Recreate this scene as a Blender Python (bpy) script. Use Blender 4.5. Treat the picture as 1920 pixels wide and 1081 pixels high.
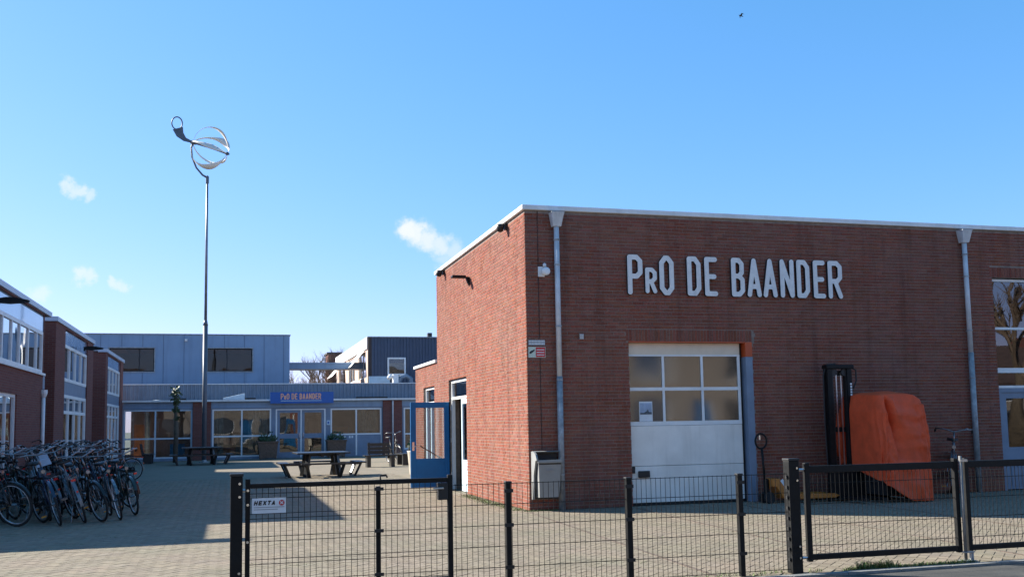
import bpy, math, random
from mathutils import Vector, Matrix, noise as mnoise
random.seed(7)
scene = bpy.context.scene
for o in list(bpy.data.objects): bpy.data.objects.remove(o)
COL = scene.collection

# ------------------------------------------------------------------ camera
cam_d = bpy.data.cameras.new('camera')
cam_d.sensor_width = 36.0
cam_d.lens = 1859.58 / 1920 * 36.0
cam_d.shift_y = (616.04 - 540.5) / 1920
cam_d.clip_end = 5000
cam = bpy.data.objects.new('camera', cam_d)
COL.objects.link(cam)
R_ = Vector((0.96202731, -0.27240446, -0.01729957))
D_ = Vector((0.00947194, 0.09665794, -0.99527259))
F_ = Vector((0.27278883, 0.95731555, 0.09556778))
cam.matrix_world = Matrix(((R_.x, -D_.x, -F_.x, 0), (R_.y, -D_.y, -F_.y, 0), (R_.z, -D_.z, -F_.z, 1.5), (0, 0, 0, 1)))
scene.camera = cam

# ------------------------------------------------------------------ light
SUN_EL = math.radians(30.2)
SUN_H = Vector((-0.805, 0.593, 0)).normalized()
sun_dir = Vector((SUN_H.x * math.cos(SUN_EL), SUN_H.y * math.cos(SUN_EL), math.sin(SUN_EL)))
sd = bpy.data.lights.new('sun', 'SUN')
sd.energy = 5.0
sd.angle = math.radians(0.53)
sd.color = (1.0, 0.945, 0.83)
so = bpy.data.objects.new('sun', sd)
COL.objects.link(so)
so.rotation_euler = sun_dir.to_track_quat('Z', 'Y').to_euler()
so.location = (-20, 10, 30)

world = bpy.data.worlds.new('World')
scene.world = world
world.use_nodes = True
wn, wl = world.node_tree.nodes, world.node_tree.links
wn.clear()
wout = wn.new('ShaderNodeOutputWorld')
wbg = wn.new('ShaderNodeBackground')
sky = wn.new('ShaderNodeTexSky')
sky.sky_type = 'NISHITA'
sky.sun_disc = False
sky.sun_elevation = SUN_EL
sky.sun_rotation = math.atan2(SUN_H.x, SUN_H.y)
sky.altitude = 0
sky.air_density = 1.0
sky.dust_density = 0.3
sky.ozone_density = 2.2
wbg.inputs['Strength'].default_value = 0.070
# small fair-weather clouds, fixed in the sky's own directions
wtc = wn.new('ShaderNodeTexCoord')
wno = wn.new('ShaderNodeTexNoise')
wno.inputs['Scale'].default_value = 42
wno.inputs['Detail'].default_value = 6
wno.inputs['Roughness'].default_value = 0.62
wl.new(wtc.outputs['Generated'], wno.inputs['Vector'])
wsub = wn.new('ShaderNodeVectorMath'); wsub.operation = 'SUBTRACT'
wl.new(wno.outputs['Color'], wsub.inputs[0]); wsub.inputs[1].default_value = (.5, .5, .5)
wsc = wn.new('ShaderNodeVectorMath'); wsc.operation = 'SCALE'
wl.new(wsub.outputs[0], wsc.inputs[0]); wsc.inputs['Scale'].default_value = 0.036
wadd = wn.new('ShaderNodeVectorMath'); wadd.operation = 'ADD'
wl.new(wtc.outputs['Generated'], wadd.inputs[0]); wl.new(wsc.outputs[0], wadd.inputs[1])
puffs = [((0.1705, 0.9654, 0.1965), .0125, .95), ((0.1785, 0.965, 0.194), .0125, .9), ((0.189, 0.9643, 0.187), .0135, .8), ((0.2005, 0.9633, 0.179), .0135, .7), ((0.213, 0.962, 0.170), .014, .5), ((0.203, 0.964, 0.163), .010, .35),
         ((-0.1405, 0.9656, 0.2235), .0075, .6), ((-0.1335, 0.9668, 0.2195), .0075, .6), ((-0.126, 0.9678, 0.2155), .007, .5),
         ((-0.1345, 0.9811, 0.1425), .009, .6), ((-0.128, 0.982, 0.140), .008, .55), ((-0.1046, 0.9853, 0.1375), .0065, .55), ((-0.0995, 0.986, 0.1335), .008, .5), ((-0.1673, 0.978, 0.1246), .0105, .45),
         ((-0.62, 0.74, 0.23), .05, .5), ((0.78, 0.57, 0.24), .05, .5), ((0.45, -0.82, 0.3), .08, .6), ((-0.55, -0.78, 0.27), .08, .6)]
prev = None
for c, r, amp in puffs:
    cv = Vector(c).normalized()
    dn = wn.new('ShaderNodeVectorMath'); dn.operation = 'DISTANCE'
    wl.new(wadd.outputs[0], dn.inputs[0]); dn.inputs[1].default_value = cv
    mr = wn.new('ShaderNodeMapRange'); mr.interpolation_type = 'SMOOTHERSTEP'
    mr.inputs['From Min'].default_value = r * 1.35; mr.inputs['From Max'].default_value = r * 0.25
    mr.inputs['To Min'].default_value = 0; mr.inputs['To Max'].default_value = amp
    wl.new(dn.outputs['Value'], mr.inputs['Value'])
    if prev is None: prev = mr.outputs[0]
    else:
        mx = wn.new('ShaderNodeMath'); mx.operation = 'MAXIMUM'
        wl.new(prev, mx.inputs[0]); wl.new(mr.outputs[0], mx.inputs[1]); prev = mx.outputs[0]
wmix = wn.new('ShaderNodeMixRGB')
wl.new(prev, wmix.inputs['Fac'])
# the film response of the picture, the same for every direction: a clean blue that stays bright
wsep = wn.new('ShaderNodeSeparateColor'); wtint = wn.new('ShaderNodeCombineColor')
wl.new(sky.outputs[0], wsep.inputs[0])
for ch, gain, gam in ((0, .63, 1.10), (1, 1.47, .66), (2, 1.97, .75)):
    pw = wn.new('ShaderNodeMath'); pw.operation = 'POWER'; pw.inputs[1].default_value = gam
    ml = wn.new('ShaderNodeMath'); ml.operation = 'MULTIPLY'; ml.inputs[1].default_value = gain
    wl.new(wsep.outputs[ch], pw.inputs[0]); wl.new(pw.outputs[0], ml.inputs[0]); wl.new(ml.outputs[0], wtint.inputs[ch])
wl.new(wtint.outputs[0], wmix.inputs['Color1'])
wmix.inputs['Color2'].default_value = (5.2, 5.45, 5.7, 1)
wl.new(wmix.outputs[0], wbg.inputs['Color'])
wl.new(wbg.outputs[0], wout.inputs['Surface'])
vs = scene.view_settings
vs.view_transform = 'Standard'
vs.look = 'None'
vs.gamma = 1
vs.use_curve_mapping = False
vs.exposure = 1.39
scene.render.engine = 'CYCLES'

# ------------------------------------------------------------------ materials
MATS = {}
def mat(name, col, rough=.6, metal=0.0, var=.12, vscale=6.0, bump=0.0, bscale=40.0, spec=.5, rand=0.0, col2=None, coat=0.0, patch=None):
    if name in MATS: return MATS[name]
    m = bpy.data.materials.new(name); m.use_nodes = True
    n, l = m.node_tree.nodes, m.node_tree.links
    b = n['Principled BSDF']
    b.inputs['Roughness'].default_value = rough
    b.inputs['Metallic'].default_value = metal
    b.inputs['Specular IOR Level'].default_value = spec
    b.inputs['Coat Weight'].default_value = coat
    tc = n.new('ShaderNodeTexCoord')
    no = n.new('ShaderNodeTexNoise'); no.inputs['Scale'].default_value = vscale; no.inputs['Detail'].default_value = 6; no.inputs['Roughness'].default_value = .65
    l.new(tc.outputs['Object'], no.inputs['Vector'])
    c2 = col2 if col2 else tuple(max(0, c * (1 - var * 2.2)) for c in col)
    c1 = tuple(min(1, c * (1 + var)) for c in col)
    ramp = n.new('ShaderNodeMixRGB'); ramp.inputs['Color1'].default_value = (*c2, 1); ramp.inputs['Color2'].default_value = (*c1, 1)
    mr = n.new('ShaderNodeMapRange'); mr.inputs['From Min'].default_value = .32; mr.inputs['From Max'].default_value = .68
    l.new(no.outputs['Fac'], mr.inputs['Value']); l.new(mr.outputs[0], ramp.inputs['Fac'])
    last = ramp.outputs[0]
    if patch:
        for (pc, ps, pa) in patch:
            geo = n.new('ShaderNodeNewGeometry'); pno = n.new('ShaderNodeTexNoise'); pno.inputs['Scale'].default_value = ps; pno.inputs['Detail'].default_value = 4
            l.new(geo.outputs['Position'], pno.inputs['Vector'])
            pmr = n.new('ShaderNodeMapRange'); pmr.inputs['From Min'].default_value = .45; pmr.inputs['From Max'].default_value = .72; pmr.inputs['To Max'].default_value = pa
            l.new(pno.outputs['Fac'], pmr.inputs['Value'])
            pmx = n.new('ShaderNodeMixRGB'); l.new(pmr.outputs[0], pmx.inputs['Fac']); l.new(last, pmx.inputs['Color1']); pmx.inputs['Color2'].default_value = (*pc, 1); last = pmx.outputs[0]
    if rand > 0:
        oi = n.new('ShaderNodeObjectInfo'); ge = n.new('ShaderNodeNewGeometry')
        ad = n.new('ShaderNodeMath'); ad.operation = 'ADD'; fr = n.new('ShaderNodeMath'); fr.operation = 'FRACT'
        l.new(oi.outputs['Random'], ad.inputs[0]); l.new(ge.outputs['Random Per Island'], ad.inputs[1]); l.new(ad.outputs[0], fr.inputs[0])
        hs = n.new('ShaderNodeHueSaturation')
        wnz = n.new('ShaderNodeTexWhiteNoise'); wnz.noise_dimensions = '1D'; l.new(fr.outputs[0], wnz.inputs['W'])
        sp = n.new('ShaderNodeSeparateColor'); l.new(wnz.outputs['Color'], sp.inputs[0])
        for k, (sock, lo, hi) in enumerate((('Hue', .5 - .022 * rand * 2, .5 + .022 * rand * 2), ('Saturation', 1 - .3 * rand * 2, 1 + .2 * rand * 2), ('Value', 1 - rand, 1 + rand))):
            q = n.new('ShaderNodeMapRange'); q.inputs['To Min'].default_value = lo; q.inputs['To Max'].default_value = hi
            l.new(sp.outputs[k], q.inputs['Value']); l.new(q.outputs[0], hs.inputs[sock])
        l.new(last, hs.inputs['Color']); last = hs.outputs[0]
    l.new(last, b.inputs['Base Color'])
    rr = n.new('ShaderNodeMapRange'); rr.inputs['To Min'].default_value = max(0.02, rough - .08); rr.inputs['To Max'].default_value = min(1, rough + .1)
    l.new(no.outputs['Fac'], rr.inputs['Value']); l.new(rr.outputs[0], b.inputs['Roughness'])
    if bump > 0:
        n2 = n.new('ShaderNodeTexNoise'); n2.inputs['Scale'].default_value = bscale; n2.inputs['Detail'].default_value = 5
        l.new(tc.outputs['Object'], n2.inputs['Vector'])
        bp = n.new('ShaderNodeBump'); bp.inputs['Strength'].default_value = bump; bp.inputs['Distance'].default_value = .02
        l.new(n2.outputs['Fac'], bp.inputs['Height']); l.new(bp.outputs[0], b.inputs['Normal'])
    MATS[name] = m
    return m

def brick_mat(name, c1, c2, mortar, axis, bw=.22, bh=.0625):
    """courses seen from far off, where single bricks cannot be told apart; axis = horizontal axis of the wall"""
    m = bpy.data.materials.new(name); m.use_nodes = True
    n, l = m.node_tree.nodes, m.node_tree.links
    b = n['Principled BSDF']; b.inputs['Roughness'].default_value = .9; b.inputs['Specular IOR Level'].default_value = .2
    tc = n.new('ShaderNodeTexCoord'); s = n.new('ShaderNodeSeparateXYZ'); c = n.new('ShaderNodeCombineXYZ')
    l.new(tc.outputs['Object'], s.inputs[0]); l.new(s.outputs[axis], c.inputs[0]); l.new(s.outputs['Z'], c.inputs[1])
    br = n.new('ShaderNodeTexBrick'); br.inputs['Scale'].default_value = 1; br.inputs['Brick Width'].default_value = bw; br.inputs['Row Height'].default_value = bh
    br.inputs['Mortar Size'].default_value = .006; br.inputs['Color1'].default_value = (*c1, 1); br.inputs['Color2'].default_value = (*c2, 1); br.inputs['Mortar'].default_value = (*mortar, 1)
    l.new(c.outputs[0], br.inputs['Vector']); l.new(br.outputs['Color'], b.inputs['Base Color'])
    bp = n.new('ShaderNodeBump'); bp.inputs['Strength'].default_value = .6; bp.inputs['Distance'].default_value = .006; bp.invert = True
    l.new(br.outputs['Fac'], bp.inputs['Height']); l.new(bp.outputs[0], b.inputs['Normal'])
    return m

def glass_mat(name, tint=(.75, .8, .82), boost=1.0, rough=.015):
    m = bpy.data.materials.new(name); m.use_nodes = True
    n, l = m.node_tree.nodes, m.node_tree.links
    n.clear(); out = n.new('ShaderNodeOutputMaterial'); mix = n.new('ShaderNodeMixShader')
    tr = n.new('ShaderNodeBsdfTransparent'); tr.inputs[0].default_value = (*tint, 1)
    gl = n.new('ShaderNodeBsdfGlossy'); gl.inputs['Roughness'].default_value = rough
    fr = n.new('ShaderNodeFresnel'); fr.inputs['IOR'].default_value = 1.52
    mu = n.new('ShaderNodeMath'); mu.operation = 'MULTIPLY'; mu.inputs[1].default_value = 1.7 * boost; mu.use_clamp = True
    tc = n.new('ShaderNodeTexCoord'); no = n.new('ShaderNodeTexNoise'); no.inputs['Scale'].default_value = .9; no.inputs['Detail'].default_value = 1
    l.new(tc.outputs['Object'], no.inputs['Vector'])
    bp = n.new('ShaderNodeBump'); bp.inputs['Strength'].default_value = .12; bp.inputs['Distance'].default_value = .05
    l.new(no.outputs['Fac'], bp.inputs['Height']); l.new(bp.outputs[0], gl.inputs['Normal'])
    l.new(fr.outputs[0], mu.inputs[0]); l.new(mu.outputs[0], mix.inputs[0]); l.new(tr.outputs[0], mix.inputs[1]); l.new(gl.outputs[0], mix.inputs[2])
    l.new(mix.outputs[0], out.inputs[0])
    return m

BRICK = mat('red_brick', (.258, .088, .058), .88, spec=.15, var=.2, vscale=30, bump=.3, bscale=160, rand=.13, patch=[((.155, .062, .045), .45, .5), ((.24, .13, .10), .9, .3)])
MORTAR = mat('mortar', (.265, .212, .178), .95, var=.15, vscale=10, bump=.3, bscale=120)
def streaks(m, amount, sx=5.0, sz=.28, lo=.5, hi=.72, tint=(.45, .42, .42)):
    n, l = m.node_tree.nodes, m.node_tree.links; b = n['Principled BSDF']; src = b.inputs['Base Color'].links[0].from_socket
    ge = n.new('ShaderNodeNewGeometry'); mp = n.new('ShaderNodeMapping'); mp.inputs['Scale'].default_value = (sx, sx, sz)
    no = n.new('ShaderNodeTexNoise'); no.inputs['Scale'].default_value = 1; no.inputs['Detail'].default_value = 5; no.inputs['Roughness'].default_value = .6
    mr = n.new('ShaderNodeMapRange'); mr.inputs['From Min'].default_value = lo; mr.inputs['From Max'].default_value = hi; mr.inputs['To Max'].default_value = amount
    mx = n.new('ShaderNodeMixRGB'); mx.blend_type = 'MULTIPLY'; mx.inputs['Color2'].default_value = (*tint, 1)
    l.new(ge.outputs['Position'], mp.inputs['Vector']); l.new(mp.outputs[0], no.inputs['Vector']); l.new(no.outputs['Fac'], mr.inputs['Value']); l.new(mr.outputs[0], mx.inputs['Fac'])
    l.new(src, mx.inputs['Color1']); l.new(mx.outputs[0], b.inputs['Base Color'])
streaks(BRICK, .55); streaks(MORTAR, .5)
BRICK_Y = brick_mat('far_red_brick_side', (.20, .075, .058), (.155, .055, .045), (.16, .12, .11), 'Y')
BRICK_X = brick_mat('far_red_brick_front', (.20, .075, .058), (.155, .055, .045), (.16, .12, .11), 'X')
PAVER = mat('paver', (.240, .200, .146), .92, var=.10, vscale=14, bump=.3, spec=.2, bscale=90, rand=.09, patch=[((.175, .168, .115), .7, .5), ((.28, .212, .168), 1.3, .45), ((.135, .12, .095), 2.6, .35)])
PAVER_PINK = mat('paver_row', (.125, .092, .068), .9, var=.15, vscale=10, bump=.3, bscale=90, rand=.15)
JOINT = mat('paving_sand', (.19, .17, .125), 1.0, var=.25, vscale=3, bump=.4, bscale=60)
GROUND = mat('ground_soil', (.16, .15, .11), 1.0, var=.25, vscale=.15)
ASPHALT = mat('asphalt', (.085, .081, .072), .92, var=.16, vscale=2.5, bump=.6, bscale=180)
DOORWHITE = mat('garage_door_white', (.86, .81, .74), .5, var=.04, vscale=2, patch=[((.62, .57, .50), 1.6, .35)])
WHITE = mat('white_paint', (.78, .78, .77), .45, var=.05, vscale=3)
COPING = mat('coping_metal', (.74, .74, .73), .4, var=.06, vscale=2)
FASCIA = mat('wing_fascia', (.50, .55, .63), .45, var=.06, vscale=2)
LETTER = mat('letter_foam', (.76, .745, .72), .6, var=.06, vscale=8, bump=.1, bscale=60)
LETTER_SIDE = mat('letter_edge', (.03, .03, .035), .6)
ZINC = mat('zinc', (.60, .61, .62), .5, metal=.1, var=.1, vscale=4)
GALV = mat('galvanised_steel', (.34, .36, .37), .55, metal=.3, var=.2, vscale=9)
BLACK = mat('black_powder_coat', (.009, .0095, .010), .5, var=.2, vscale=12, spec=.22)
BLACKP = mat('black_plastic', (.015, .015, .016), .5, var=.2)
RUBBER = mat('rubber', (.018, .018, .018), .85, var=.2)
CHROME = mat('chrome', (.72, .72, .73), .18, metal=1.0, var=.05)
STEEL = mat('steel', (.5, .5, .5), .32, metal=.9, var=.1)
BLUEGREY = mat('bluegrey_paint', (.18, .235, .315), .5, var=.09, vscale=2)
BLUEDOOR = mat('blue_door_paint', (.010, .115, .30), .5, spec=.25, var=.08, vscale=3)
PALEBLUE = mat('pale_blue_paint', (.50, .62, .70), .5, var=.06, vscale=3)
ORANGE = mat('orange_paint', (.52, .085, .02), .5, var=.08, vscale=4)
WARMWHITE = mat('white_panel_warm_reflection', (.72, .60, .45), .5, var=.06, vscale=2)  # white panel with its warm reflection put into the base colour
PANEL = mat('bluegrey_cladding', (.205, .30, .42), .42, metal=.15, var=.05, vscale=.6)
CORR = mat('corrugated_grey', (.20, .25, .31), .45, metal=.2, var=.08, vscale=1.5)
CORRD = mat('corrugated_dark', (.065, .09, .14), .45, metal=.2, var=.08, vscale=1.5)
SPANDREL = mat('spandrel_panel', (.30, .43, .60), .18, var=.05, vscale=1, coat=.6)
ROOF = mat('roof_felt', (.09, .09, .095), .95, var=.15, vscale=1)
TARP = mat('orange_tarpaulin', (.72, .095, .03), .62, spec=.3, var=.09, vscale=5, bump=.2, bscale=25)
YELLOW = mat('yellow_orange_paint', (.50, .17, .025), .45, var=.12, vscale=9)
PLASTWOOD = mat('dark_recycled_plank', (.022, .023, .024), .33, var=.2, vscale=14, bump=.1, bscale=50)
BINGREY = mat('bin_grey', (.24, .245, .24), .5, var=.06, vscale=6)
PLANTER = mat('planter_wood', (.15, .095, .065), .8, var=.2, vscale=9)
LEAF = mat('leaf', (.055, .085, .025), .6, var=.35, vscale=20, rand=.25)
GRASS = mat('grass', (.12, .17, .04), .7, var=.3, vscale=15, rand=.2)
BARK = mat('bark', (.11, .085, .06), .9, var=.25, vscale=10, bump=.4, bscale=40)
TWIG = mat('twig', (.17, .12, .085), .9, var=.2, vscale=2)
BLADE = mat('turbine_blade', (.74, .69, .60), .4, var=.06)
MASTM = mat('mast_paint', (.10, .115, .14), .45, metal=.2, var=.12, vscale=3)
MASTL = mat('mast_zinc', (.20, .215, .24), .45, metal=.5, var=.12, vscale=3)
INT = mat('interior_plaster', (.22, .205, .185), .9, var=.1, vscale=1)
WOODC = mat('interior_wood', (.36, .15, .06), .6, var=.2, vscale=4)
CURTAIN = mat('curtain_fabric', (.36, .30, .22), .95, var=.15, vscale=5)
SIGNBLUE = mat('sign_blue', (.012, .105, .38), .4, var=.05)
SIGNORANGE = mat('sign_orange', (.88, .42, .27), .5, var=.05)
RED = mat('red_print', (.55, .02, .025), .4, var=.05)
REDLENS = mat('red_lens', (.75, .015, .02), .15, var=.05, coat=.8)
AMBER = mat('amber_lens', (.85, .35, .03), .15, var=.05, coat=.8)
PAPER = mat('paper', (.70, .72, .74), .7, var=.05)
PALEGREEN = mat('sign_pale_green', (.55, .62, .52), .5, var=.04)
GREYPRINT = mat('grey_print', (.25, .25, .26), .6)
POSTERBLUE = mat('poster_sky', (.34, .42, .55), .6, var=.15, vscale=8)
POSTERDARK = mat('poster_land', (.08, .10, .12), .6, var=.3, vscale=20)
ROOFTILE = mat('roof_tile', (.10, .062, .052), .8, var=.2, vscale=4, bump=.5, bscale=9)
BEIGE = mat('beige_pot', (.55, .49, .40), .7, var=.1)
AWN = mat('awning_fabric', (.75, .73, .70), .8, var=.05)
DOME = mat('skylight_acrylic', (.62, .68, .72), .2, var=.05, coat=.5)
GLASS = glass_mat('window_glass')
POLY = glass_mat('polycarbonate_pane', (.55, .55, .55), 2.0, .07)
GLASS_LOW = glass_mat('window_glass_dim', (.6, .6, .6), .55)
GLASS_R = glass_mat('window_glass_reflective', (.45, .5, .52), 1.6)
BIKECOL = [mat('bike_black', (.007, .007, .008), .35, var=.1, coat=.2), mat('bike_blue', (.014, .028, .06), .35, var=.1, coat=.2),
           mat('bike_silver', (.16, .18, .20), .35, metal=.4, var=.1, coat=.4), mat('bike_green', (.012, .026, .020), .3, var=.1, coat=.4)]
BIKESTEEL = mat('bike_dull_chrome', (.26, .26, .27), .3, metal=.85, var=.25, vscale=20)
BIKERIM = mat('bike_rim', (.42, .42, .43), .35, metal=.8, var=.2, vscale=20)
SADDLEBLUE = mat('pale_blue_cover', (.40, .55, .70), .5, var=.08)

streaks(DOORWHITE, .3, 7, .5, .5, .75, (.6, .57, .52)); streaks(COPING, .35, 5, .5, .5, .75, (.6, .58, .54)); streaks(PANEL, .3, 3, .2); streaks(LETTER, .3, 14, 1.2, .5, .75, (.6, .58, .55)); streaks(ZINC, .35, 20, .6)

# ------------------------------------------------------------------ mesh helpers
class MB:
    def __init__(self): self.v = []; self.f = []
    def add(self, vs_, fs_):
        b = len(self.v); self.v += [tuple(p) for p in vs_]; self.f += [tuple(b + i for i in q) for q in fs_]; return self
    def box(self, x0, x1, y0, y1, z0, z1):
        return self.add([(x0, y0, z0), (x1, y0, z0), (x1, y1, z0), (x0, y1, z0), (x0, y0, z1), (x1, y0, z1), (x1, y1, z1), (x0, y1, z1)],
                        [(3, 2, 1, 0), (4, 5, 6, 7), (0, 1, 5, 4), (1, 2, 6, 5), (2, 3, 7, 6), (3, 0, 4, 7)])
    def bar(self, p, q, w, h, up=(0, 0, 1)):
        p, q = Vector(p), Vector(q); d = (q - p).normalized(); u = Vector(up)
        s = d.cross(u)
        if s.length < 1e-4: s = d.cross(Vector((1, 0, 0)))
        s.normalize(); u = s.cross(d).normalized(); s *= w / 2; u *= h / 2
        return self.add([p - s - u, p + s - u, p + s + u, p - s + u, q - s - u, q + s - u, q + s + u, q - s + u],
                        [(0, 1, 2, 3), (7, 6, 5, 4), (4, 5, 1, 0), (5, 6, 2, 1), (6, 7, 3, 2), (7, 4, 0, 3)])
    def tube(self, pts, r, n=8, closed=False):
        P = [Vector(p) for p in pts]; N = len(P); rings = []
        rs = r if isinstance(r, (list, tuple)) else [r] * N
        ref = None
        for i in range(N):
            if closed: t = (P[(i + 1) % N] - P[i - 1]).normalized()
            else: t = (P[min(i + 1, N - 1)] - P[max(i - 1, 0)]).normalized()
            if ref is None:
                ref = Vector((0, 0, 1)) if abs(t.z) < .9 else Vector((1, 0, 0))
            a = (ref - t * ref.dot(t))
            if a.length < 1e-5: a = t.orthogonal()
            a.normalize(); ref = a; b = t.cross(a)
            rings.append([P[i] + (a * math.cos(2 * math.pi * k / n) + b * math.sin(2 * math.pi * k / n)) * rs[i] for k in range(n)])
        base = len(self.v)
        for rg in rings: self.v += [tuple(p) for p in rg]
        for i in range(N if closed else N - 1):
            j = (i + 1) % N
            for k in range(n):
                k2 = (k + 1) % n
                self.f.append((base + i * n + k, base + i * n + k2, base + j * n + k2, base + j * n + k))
        if not closed:
            self.f.append(tuple(base + k for k in range(n))[::-1]); self.f.append(tuple(base + (N - 1) * n + k for k in range(n)))
        return self
    def lathe(self, prof, c=(0, 0, 0), n=16, axis='Z'):
        base = len(self.v)
        for (r, h) in prof:
            for k in range(n):
                a = 2 * math.pi * k / n; p = (r * math.cos(a), r * math.sin(a), h)
                if axis == 'Y': p = (p[0], p[2], p[1])
                if axis == 'X': p = (p[2], p[0], p[1])
                self.v.append((c[0] + p[0], c[1] + p[1], c[2] + p[2]))
        for i in range(len(prof) - 1):
            for k in range(n):
                k2 = (k + 1) % n
                self.f.append((base + i * n + k, base + i * n + k2, base + (i + 1) * n + k2, base + (i + 1) * n + k))
        self.f.append(tuple(base + k for k in range(n))[::-1]); self.f.append(tuple(base + (len(prof) - 1) * n + k for k in range(n)))
        return self
    def prism(self, poly, axis, a, b):
        """poly of 2-D points extruded along axis from a to b"""
        def P3(p, t):
            return {'X': (t, p[0], p[1]), 'Y': (p[0], t, p[1]), 'Z': (p[0], p[1], t)}[axis]
        n = len(poly)
        return self.add([P3(p, a) for p in poly] + [P3(p, b) for p in poly],
                        [tuple(range(n))[::-1], tuple(range(n, 2 * n))] + [(i, (i + 1) % n, n + (i + 1) % n, n + i) for i in range(n)])
    def mesh(self, name, m, off=(0, 0, 0), smooth=False):
        me = bpy.data.meshes.new(name)
        me.from_pydata([(x - off[0], y - off[1], z - off[2]) for x, y, z in self.v], [], self.f)
        me.materials.append(m)
        if smooth: me.polygons.foreach_set('use_smooth', [True] * len(me.polygons))
        me.update()
        return me

def wloc(o):
    v = Vector((0, 0, 0))
    while o is not None: v += o.location; o = o.parent
    return v
def tag(o, label=None, cat=None, group=None, kind=None):
    if label: o['label'] = label
    if cat: o['category'] = cat
    if group: o['group'] = group
    if kind: o['kind'] = kind
    return o
def thing(name, label, cat, loc=(0, 0, 0), group=None):
    o = bpy.data.objects.new(name, None); o.empty_display_size = .1; COL.objects.link(o); o.location = loc
    return tag(o, label, cat, group)
def part(name, mb, m, parent=None, smooth=False, bevel=0, label=None, kind=None):
    """mesh given in scene coordinates; becomes a child of parent"""
    off = wloc(parent) if parent else Vector((0, 0, 0))
    o = bpy.data.objects.new(name, mb.mesh(name, m, off, smooth)); COL.objects.link(o)
    if parent: o.parent = parent
    if bevel:
        bm_ = o.modifiers.new('bevel', 'BEVEL'); bm_.width = bevel; bm_.segments = 2; bm_.limit_method = 'ANGLE'
    if label: o['label'] = label
    if kind: o['kind'] = kind
    return o
def solo(name, mb, m, label, cat, base, group=None, **k):
    """a one-mesh thing with its origin at its base"""
    o = bpy.data.objects.new(name, mb.mesh(name, m, base, k.get('smooth', False))); COL.objects.link(o); o.location = base
    if k.get('bevel'):
        bm_ = o.modifiers.new('bevel', 'BEVEL'); bm_.width = k['bevel']; bm_.segments = 2
    return tag(o, label, cat, group)
def struct(name, mb, m, smooth=False):
    return tag(part(name, mb, m, None, smooth), kind='structure')
CHILD = {}
def reg():
    CHILD.clear()
    for o in COL.objects:
        if o.parent: CHILD.setdefault(o.parent.name, []).append(o)
def dup(root, loc, rot=(0, 0, 0), label=None):
    c = root.copy(); COL.objects.link(c); c.location = loc; c.rotation_euler = rot
    if label: c['label'] = label
    for ch in CHILD.get(root.name, []):
        d = ch.copy(); COL.objects.link(d); d.parent = c
        for g in CHILD.get(ch.name, []):
            e = g.copy(); COL.objects.link(e); e.parent = d
    return c
def box(*a): return MB().box(*a)

# ------------------------------------------------------------------ ground, road, paving
g = MB(); g.box(-900, 900, -900, 900, -.6, -.03); struct('ground', g, GROUND)
yard = MB(); yard.box(-30, 60, 8.6, 80, -.2, -.006); struct('yard', yard, JOINT)
road = MB(); road.box(-120, 120, 1.6, 8.56, -.2, -.012); struct('road', road, ASPHALT)
foot = MB(); foot.box(-120, 120, -9.5, 1.6, -.2, -.008); struct('footway', foot, JOINT)

def paver_box(mb, cx, cy, ang, L, W, z):
    c, s = math.cos(ang), math.sin(ang); P = []
    for (u, v) in ((-L / 2, -W / 2), (L / 2, -W / 2), (L / 2, W / 2), (-L / 2, W / 2)):
        P.append((cx + u * c - v * s, cy + u * s + v * c))
    e = .92
    T = [(cx + (x - cx) * .985, cy + (y - cy) * (.97)) for x, y in P]
    mb.add([(x, y, -.03) for x, y in P] + [(x, y, z) for x, y in T], [(4, 5, 6, 7), (0, 1, 5, 4), (1, 2, 6, 5), (2, 3, 7, 6), (3, 0, 4, 7)])
PL, PW = .205, .1025
cells = []
A45 = math.radians(45)
for ix in range(-260, 330):
    for iy in range(-330, 330):
        k = (ix - iy) % 4
        if k == 0: u, v, a = (ix + 1) * PW, (iy + .5) * PW, 0
        elif k == 3: u, v, a = (ix + .5) * PW, (iy + 1) * PW, math.pi / 2
        else: continue
        x = 4 + (u * math.cos(A45) - v * math.sin(A45)); y = 16 + (u * math.sin(A45) + v * math.cos(A45))
        if not (8.74 < y < 31.5): continue
        half = .62 * y + 2.0
        if not (-.22 * y - 3.2 < x < min(.93 * y + 2.4, 19)): continue
        if y > 16.60 and x > 4.93: continue
        if y > 17.3 and x < -4.95: continue
        cells.append((x, y, a + A45))
cells.sort(key=lambda c: c[0] ** 2 + c[1] ** 2 + (0 if (-.21 * c[1] < c[0] < .9 * c[1] and c[1] > 9.2) else 1e6))
yard_o = bpy.data.objects['yard']
pv = MB(); paver_box(pv, 0, 0, 0, PL - .007, PW - .007, 0)
pv_me = pv.mesh('paver', PAVER)
for (x, y, a) in cells[:300]:
    o = bpy.data.objects.new('paver', pv_me); COL.objects.link(o); o.parent = yard_o
    o.location = (x, y, random.uniform(-.001, .0015)); o.rotation_euler = (random.uniform(-.006, .006), random.uniform(-.006, .006), a)
mb = MB()
for (x, y, a) in cells[300:]:
    paver_box(mb, x, y, a, PL - .007, PW - .007, random.uniform(-.0012, .0018))
part('paver_field', mb, PAVER, yard_o, kind='stuff')
# the yard further back, too far off to tell single pavers apart
far = MB(); far.box(-30, 4.93, 31.56, 80, -.05, -.001); far.box(4.93, 20, 27.7, 80, -.05, -.001); far.box(-30, -12, 8.7, 31.5, -.05, -.001)
part('far_paving', far, PAVER, yard_o)
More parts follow.
